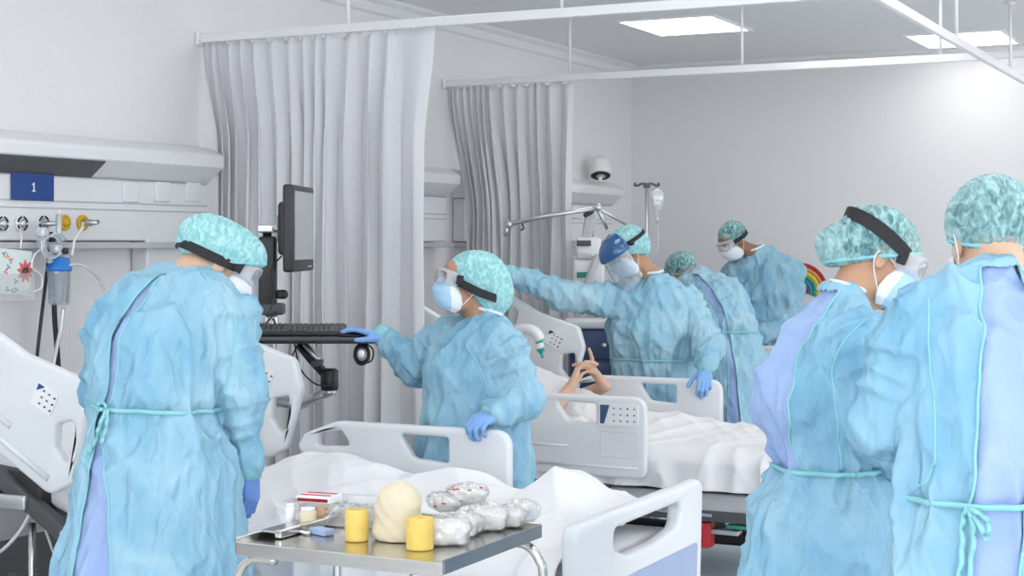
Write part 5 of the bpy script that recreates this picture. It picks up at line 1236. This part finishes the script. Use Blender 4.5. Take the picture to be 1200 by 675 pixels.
    def glove(s, W, D, P, side, curl, m='glove', arm=None, **kw):
        W = np.array(W); f = hand_field(W, D, P, side, curl, grow=.0012, arm=(arm if arm is not None else W-nrm(D)*.06), **kw)
        V, Q = f.mesh(); V = relax(V, Q, 1); raw('glove', V, Q, MT[m], s.root); return s

# ------------------------------------------------------------------ the people
# --- person at the left, back turned, bending over the nearest bed
A = Person(4.7, 195, (.35, .94), 'person at the left with back turned, gown open over periwinkle scrubs, bending over bed', 'fair'); J = A.J
sh, el, wr = J(266, 372, .14), J(281, 460, .08), J(290, 540, .08)
A.arms = [(sh, el, wr, {}), (J(150, 372, .22), J(135, 460, .30), J(200, 520, .42), {})]
T = [(J(180, 590, 0), .17, .13), (J(185, 480, .02), .15, .11), (J(200, 400, .10), .17, .12), (J(222, 345, .2), .16, .10)]
A.body(J(257, 309, .28), (.82, .30, -.50), (.42, .15, .9), J(228, 320, .22), T)
A.cap('cap', [((0, -.095, .03), (.075, .055, .055), .05), ((0, .05, .065), (.085, .07, .055), .04)], (.096, .128, .080), (0, -.025, .055), .05, -.045, seed=1)
A.mask('mask_white'); A.goggles(-.005, .015, .03)
G = [(J(180, 790, 0), .34, .28), (J(182, 660, 0), .285, .23), (J(186, 560, .0), .232, .19), (J(181, 476, .02), .178, .155), (J(188, 415, .08), .205, .165), (J(203, 362, .16), .20, .14), (J(214, 338, .20), .125, .095), (J(222, 326, .22), .062, .06)]
SL = [([J(256, 362, .15), sh, el, wr], [.085, .088, .078, .045]), ([J(160, 365, .2), J(137, 385, .2), J(128, 460, .28), J(200, 520, .40)], [.08, .085, .075, .045])]
z = lambda v: J(0, v)[2]; X = lambda u: J(u, 0)[0]
op = [(z(v), X(a), X(b)) for v, a, b in ((322, 180, 183), (345, 158, 172), (390, 136, 149), (462, 134, 145), (475, 128, 136), (492, 121, 131), (530, 120, 136), (575, 113, 146), (640, 104, 152), (720, 92, 156))]
A.gown(G, SL, .34, .0075, 'gown', J(181, 476, .02), op, trims=[[J(256, 350), J(272, 385), J(268, 430), J(262, 470)]], seed=1, belt_tilt=-.05, bow=[[J(140, 472), J(133, 490), J(122, 515), J(112, 527)], [J(141, 472), J(140, 492), J(135, 512)], [J(140, 472), J(132, 466), J(126, 474), J(139, 474)]])
A.glove(J(294, 549, .08), (.0, .05, -1), (-.85, .3, 0), 'R', (.35, .75, .5), 'glove_dark', thumb=(.75, .55, .35), sc=1.02)
A.glove(J(206, 526, .42), (.6, .5, -.5), (0, .3, -1), 'L', (.3, .4, .3), 'glove_dark')

# --- person in goggles between the beds, working at the computer
B = Person(6.22, 560, (-.80, -.60), 'person in goggles facing left, one hand on the computer mouse and one on the rail', 'tan'); J = B.J
shn, eln, wrn = J(592, 415, -.13), J(612, 466, -.16), J(582, 482, -.26)
shf, elf, wrf = J(516, 402, .13), J(486, 430, .20), J(452, 397, .28)
B.arms = [(shn, eln, wrn, {}), (shf, elf, wrf, {})]
T = [(J(556, 575, 0), .15, .15), (J(556, 500, 0), .14, .14), (J(560, 440, 0), .15, .13), (J(566, 405, 0), .14, .10)]
B.body(J(546, 334, -.02), (-.93, -.22, .18), (.2, 0, 1), J(566, 378, 0), T, .96)
B.cap('cap', [((0, -.115, -.015), (.085, .085, .095), .05), ((0, -.05, .06), (.09, .095, .075), .04)], (.094, .120, .092), (0, -.035, .05), .058, -.09, seed=5)
B.mask('mask', wing=.82); B.goggles(-.035, .018, .032)
G = [(J(556, 745, 0), .26, .27), (J(556, 620, 0), .23, .235), (J(556, 540, 0), .215, .215), (J(556, 490, 0), .20, .195), (J(558, 440, 0), .205, .19), (J(566, 402, 0), .185, .13), (J(567, 385, 0), .11, .085), (J(566, 377, 0), .068, .066)]
SL = [([J(582, 400, -.10), shn, eln, wrn], [.085, .088, .085, .05]), ([J(530, 398, .1), shf, elf, wrf], [.08, .082, .078, .045])]
B.gown(G, SL, .34, .008, 'gown', None, None, trims=[[J(548, 402), J(566, 432), J(572, 462), J(566, 480)]], seed=4, collar=(J(566, 378, 0), (.25, .1, 1), .070))
B.glove(J(582, 484, -.27), nrm(J(562, 492, -.33)-J(582, 484, -.27)), (-.1, .25, -1), 'L', (.75, 1.0, .6), 'glove', thumb=(.7, .6, .5), sc=.98, arm=J(594, 479, -.24))
B.glove(J(452, 396, .28), nrm(J(426, 388, .30)-J(452, 396, .28)), (0, -.1, -1), 'R', (.1, .3, .25), 'glove', thumb=(.8, .55, .35), sc=.95, arm=J(466, 402, .27))

# --- person with the blue visor at the middle bed
C_ = Person(8.95, 765, (-.5, -.86), 'person in a blue-topped clear face shield reaching left over the middle bed', 'tan'); J = C_.J
sr, er, wr = J(728, 352, -.02), J(662, 346, -.04), J(600, 322, -.06)
s2, e2, w2 = J(803, 354, .0), J(831, 404, -.16), J(827, 429, -.40)
C_.arms = [(sr, er, wr, {}), (s2, e2, w2, {})]
T = [(J(768, 470, .1), .16, .12), (J(765, 420, .06), .15, .11), (J(764, 370, .0), .17, .12), (J(765, 340, 0), .15, .09)]
C_.body(J(735, 296, -.05), (-.78, -.30, -.55), (-.15, 0, 1), J(764, 327, 0), T, h=.0075)
C_.cap('cap', [((0, -.07, .0), (.08, .07, .08), .05)], (.092, .118, .092), (0, -.025, .048), .05, -.075, seed=8)
C_.mask('mask', wing=.85); C_.shield()
G = [(J(770, 640, .1), .30, .27), (J(770, 500, .1), .25, .2), (J(765, 420, .05), .225, .165), (J(762, 385, .0), .24, .17), (J(763, 350, .0), .22, .13), (J(764, 335, 0), .13, .09), (J(764, 328, 0), .066, .066)]
SL = [([J(740, 348, 0), sr, er, wr], [.09, .092, .082, .055]), ([J(790, 348, 0), s2, e2, w2], [.085, .09, .085, .05])]
C_.gown(G, SL, .34, .0095, 'gown2', J(765, 420, .05), None, trims=[[J(795, 335), J(806, 362), J(802, 390), J(806, 408)]], seed=9, collar=(J(764, 328, 0), (-.1, -.1, 1), .069))
C_.glove(J(826, 433, -.42), (-.1, -.75, -.66), (-.05, .66, -.75), 'L', (.5, .9, .6), 'glove', sc=1.02, arm=J(827, 429, -.36))
C_.glove(J(598, 321, -.06), (-.98, 0, .2), (0, -.2, -1), 'R', (.2, .3, .2), 'glove')

# --- person bending over the farthest bed, seen from behind
D_ = Person(9.72, 845, (-.55, .83), 'person bending forward with rounded back turned, behind the person in the face shield', 'warm'); J = D_.J
s1, e1, w1 = J(850, 348, .18), J(846, 396, .42), J(826, 420, .62)
s2, e2, w2 = J(806, 342, .32), J(790, 390, .55), J(800, 420, .72)
D_.arms = [(s1, e1, w1, {}), (s2, e2, w2, {})]
T = [(J(862, 445, 0), .16, .13), (J(856, 388, .04), .15, .11), (J(838, 348, .22), .17, .12), (J(816, 330, .38), .14, .09)]
D_.body(J(798, 322, .52), (-.45, .70, -.55), (-.3, .5, .8), J(810, 326, .44), T, h=.008)
D_.cap('cap_thin', [], (.094, .118, .095), (0, -.02, .05), .05, -.06, hair='hair', seed=12); D_.mask()
G = [(J(864, 620, 0), .32, .28), (J(864, 500, 0), .265, .23), (J(860, 430, 0), .215, .18), (J(853, 388, .04), .165, .15), (J(840, 356, .18), .19, .17), (J(824, 338, .32), .17, .12), (J(812, 329, .42), .08, .075)]
SL = [([J(842, 345, .2), s1, e1, w1], [.085, .085, .07, .045]), ([J(815, 340, .3), s2, e2, w2], [.085, .085, .07, .045])]
z = lambda v: J(0, v)[2]; X = lambda u: J(u, 0)[0]
op = [(z(v), X(a), X(b)) for v, a, b in ((322, 815, 822), (336, 822, 834), (360, 836, 846), (388, 846, 852), (440, 848, 858), (500, 846, 862))]
D_.gown(G, SL, .34, .0095, 'gown2', J(853, 388, .04), op, seed=15)
D_.glove(J(824, 424, .64), (-.5, .6, -.5), (0, .3, -1), 'R', (.3, .4, .3)); D_.glove(J(802, 424, .74), (-.3, .6, -.5), (0, .3, -1), 'L', (.3, .4, .3))

# --- person standing beyond the farthest bed
E_ = Person(11.55, 893, (-.62, -.78), 'person farthest back in a grey-green cap and white mask, looking down at the farthest bed', 'brown'); J = E_.J
s1, e1, w1 = J(926, 322, .0), J(928, 372, -.12), J(880, 400, -.35)
s2, e2, w2 = J(862, 322, .05), J(848, 372, -.05), J(855, 405, -.3)
E_.arms = [(s1, e1, w1, {}), (s2, e2, w2, {})]
T = [(J(893, 440, .05), .17, .13), (J(893, 385, .02), .16, .12), (J(895, 330, 0), .18, .12), (J(894, 308, 0), .15, .09)]
E_.body(J(859, 283, -.08), (-.70, -.50, -.50), (-.25, -.1, 1), J(885, 298, -.02), T, h=.008)
E_.cap('cap_thin', [], (.090, .112, .092), (0, -.02, .05), .05, -.045, hair='hair', seed=18); E_.mask('mask_white'); E_.goggles(.02, .02, .03)
G = [(J(893, 540, .05), .33, .28), (J(893, 450, .05), .29, .22), (J(893, 388, .02), .245, .18), (J(896, 345, .0), .27, .185), (J(897, 318, .0), .24, .14), (J(891, 304, 0), .14, .1), (J(886, 297, -.02), .068, .068)]
SL = [([J(915, 315, 0), s1, e1, w1], [.10, .102, .085, .05]), ([J(872, 315, 0), s2, e2, w2], [.095, .095, .085, .05])]
E_.gown(G, SL, .34, .010, 'gown', J(893, 388, .02), None, seed=21, collar=(J(886, 297, -.02), (-.35, -.2, 1), .071))
E_.glove(J(876, 403, -.37), (-.8, -.3, -.3), (0, .3, -1), 'L', (.3, .4, .3)); E_.glove(J(857, 409, -.33), (.3, -.5, -.6), (0, .3, -1), 'R', (.3, .4, .3))

# --- person at the right in profile
F_ = Person(4.15, 975, (.80, .60), 'person in profile at the right wearing goggles and a blue mask, head bowed', 'warm'); J = F_.J
s1, e1, w1 = J(1006, 408, -.06), J(1030, 505, -.10), J(1075, 560, .02)
s2, e2, w2 = J(960, 400, .2), J(985, 500, .30), J(1050, 560, .32)
F_.arms = [(s1, e1, w1, {}), (s2, e2, w2, {})]
T = [(J(962, 640, 0), .15, .14), (J(966, 550, 0), .13, .12), (J(972, 450, .02), .14, .12), (J(985, 390, .04), .13, .085)]
F_.body(J(1027, 305, .06), (.92, -.02, -.40), (.35, .1, .92), J(993, 356, .05), T, .98)
F_.cap('cap_thin', [((0, -.095, -.005), (.07, .075, .062), .02)], (.092, .114, .095), (0, -.016, .05), .052, -.055, seed=24)
F_.mask('mask', wing=.88); F_.goggles(.085, .022, .036)
G = [(J(958, 840, 0), .27, .26), (J(960, 680, 0), .205, .20), (J(962, 610, 0), .175, .165), (J(966, 548, 0), .125, .118), (J(960, 470, .01), .165, .15), (J(972, 410, .03), .135, .12), (J(986, 378, .05), .10, .08), (J(992, 358, .05), .062, .060)]
SL = [([J(995, 392, -.02), s1, e1, w1], [.080, .085, .078, .045]), ([J(965, 395, .15), s2, e2, w2], [.080, .082, .075, .045])]
z = lambda v: J(0, v)[2]; X = lambda u: J(u, 0)[0]
op = [(z(v), X(a), X(b)) for v, a, b in ((340, 955, 984), (364, 930, 965), (380, 900, 948), (420, 850, 928), (465, 840, 912), (510, 840, 918), (546, 860, 934))]
F_.gown(G, SL, .30, .0072, 'gown3', J(966, 548, 0), op, trims=[[J(1003, 372), J(975, 400), J(962, 440), J(968, 500), J(975, 545)]], seed=27, nthr=.75, extra=[(J(928, 462, .02), (.09, .10, .11), .06)], collar=(J(992, 358, .05), (.35, .05, 1), .064))
F_.glove(J(1080, 564, .03), (.8, .5, -.3), (0, .3, -1), 'R', (.3, .4, .3)); F_.glove(J(1056, 563, .33), (.8, .4, -.3), (0, .3, -1), 'L', (.3, .4, .3))

# --- person at the right edge, back turned
G_ = Person(3.3, 1152, (-.12, .99), 'person nearest at the right edge, broad back turned, periwinkle scrubs showing through the open gown', 'fair'); J = G_.J
s1, e1, w1 = J(1072, 398, .05), J(1040, 487, .08), J(1094, 558, .28)
s2, e2, w2 = J(1252, 392, .05), J(1290, 485, .08), J(1220, 560, .28)
G_.arms = [(s1, e1, w1, {}), (s2, e2, w2, {})]
T = [(J(1160, 670, 0), .16, .12), (J(1160, 580, 0), .15, .11), (J(1158, 450, .03), .17, .12), (J(1160, 375, .06), .15, .09)]
G_.body(J(1160, 286, .16), (-.1, .92, -.38), (0, .3, .95), J(1160, 338, .08), T)
G_.cap('cap_thin', [], (.092, .112, .094), (0, -.02, .05), .05, -.06, hair='hair_grey', seed=30); G_.mask('mask')
G = [(J(1160, 900, 0), .30, .25), (J(1160, 700, 0), .225, .19), (J(1162, 580, 0), .178, .15), (J(1160, 480, .03), .19, .16), (J(1158, 410, .04), .205, .145), (J(1160, 362, .06), .17, .10), (J(1160, 338, .08), .085, .070), (J(1160, 330, .08), .065, .060)]
SL = [([J(1096, 384, .05), s1, e1, w1], [.080, .084, .080, .046]), ([J(1230, 378, .05), s2, e2, w2], [.085, .090, .084, .046])]
z = lambda v: J(0, v)[2]; X = lambda u: J(u, 0)[0]
op = [(z(v), X(a), X(b)) for v, a, b in ((312, 1150, 1200), (335, 1145, 1202), (362, 1138, 1202), (430, 1130, 1200), (494, 1124, 1192), (560, 1116, 1180), (586, 1113, 1176), (680, 1108, 1160), (800, 1096, 1150))]
G_.gown(G, SL, .30, .0066, 'gown3', J(1162, 580, 0), op, trims=[[J(1086, 350), J(1078, 400), J(1082, 460), J(1080, 540), J(1062, 572)]], seed=33, belt_tilt=0, bow=[[J(1110, 580), J(1102, 600), J(1098, 640), J(1090, 690)], [J(1110, 580), J(1112, 604), J(1108, 650), J(1110, 700)], [J(1110, 580), J(1126, 592), J(1124, 612), J(1112, 584)]])
G_.glove(J(1090, 566, .30), (.6, .7, -.3), (0, .3, -1), 'L', (.3, .4, .3)); G_.glove(J(1214, 566, .30), (-.6, .7, -.3), (0, .3, -1), 'R', (.3, .4, .3))

# --- patient lying in the middle bed
P_ = Person(8.15, 600, (1, -.5), 'patient lying in the middle bed with bare hands folded together above the sheet', 'fair'); J = P_.J
# the patient is built in room axes
P_.root.rotation_euler = (0, 0, 0); P_.root.location = (0, 0, 0); P_.side = np.array([0, -1., 0]); P_.face = np.array([1., 0, 0])
Wd = lambda u, v, d: np.array(at_d(u, v, d))
wrA, wrB = Wd(668, 455, 8.10), Wd(710, 452, 8.30)
elA, elB = Wd(640, 490, 8.0), np.array([-3.52, 7.86, .76])
shA, shB = np.array([-3.78, 7.32, .86]), np.array([-3.78, 7.74, .86])
handA = (wrA, nrm(Wd(684, 425, 8.17)-wrA), (.75, .55, .25), None, (.2, .7, .4)); 
def TT(D, P, side): D = nrm(D); P = nrm(np.array(P)-D*np.dot(P, D)); return D, P, np.cross(D, P)*(1 if side == 'R' else -1)
Da, Pa, Ta = TT(Wd(680, 424, 8.14)-wrA, (.8, .5, .1), 'R'); Db, Pb, Tb = TT(Wd(690, 424, 8.26)-wrB, (-.80, -.5, -.1), 'L')
P_.arms = [(shA, elA, wrA, {'bare': (wrA, Da, Pa, Ta, (.5, .7, .4), .05, (.75, .6, .2), .15, 1.16, 0), 'k': 1.2}), (shB, elB, wrB, {'bare': (wrB, Db, Pb, Tb, (.4, .45, .3), .07, (.8, .6, .2), .1, 1.16, 0, [(-.45, .1, .1), (.45, .5, .3), (.5, .6, .3), (.5, .6, .3)]), 'k': 1.2})]
T = [(np.array([-3.12, 7.52, .66]), .17, .10), (np.array([-3.35, 7.52, .70]), .15, .10), (np.array([-3.6, 7.52, .79]), .17, .11), (np.array([-3.78, 7.52, .87]), .15, .09)]
P_.body(np.array([-3.98, 7.52, 1.03]), (.72, 0, .69), (-.69, 0, .72), np.array([-3.86, 7.52, .92]), T, h=.0055, legs=False)
f = Field(P_.C-.2, P_.C+.2, .006); f.ell(P_.H(0, -.016, .046), (.083, .100, .086), P_.R); f.clip_plane(P_.H(0, .05, .05), P_.R.T@nrm([0, .8, -.6])); V, Q = f.mesh(); raw('hair', V, Q, MT['hair_grey'], P_.root)
f = Field((-4.4, 7.0, .5), (-3.0, 8.1, 1.3), .010); prev = None
for p, a, b in T:
    if prev is not None: f.seg(prev[0], p, (prev[1]*.8+.04, prev[2]*.8+.04), (a*.8+.04, b*.8+.04), P_.side, .04)
    prev = (p, a, b)
f.cone(np.array([-3.77, 7.36, .86]), shA*.4+elA*.6, .085, .075, .04); f.cone(np.array([-3.77, 7.70, .86]), shB*.4+elB*.6, .085, .075, .04)
V, Q = f.mesh(); V = relax(V, Q, 2); N = vnormals(V, Q); V = V+N*((1-2*np.abs(perlin(V*[9, 6, 9])))*.012+(1-2*np.abs(perlin(V*20+3)))*.004)[:, None]; raw('patient_gown', V, Q, MT['sheet'], P_.root)
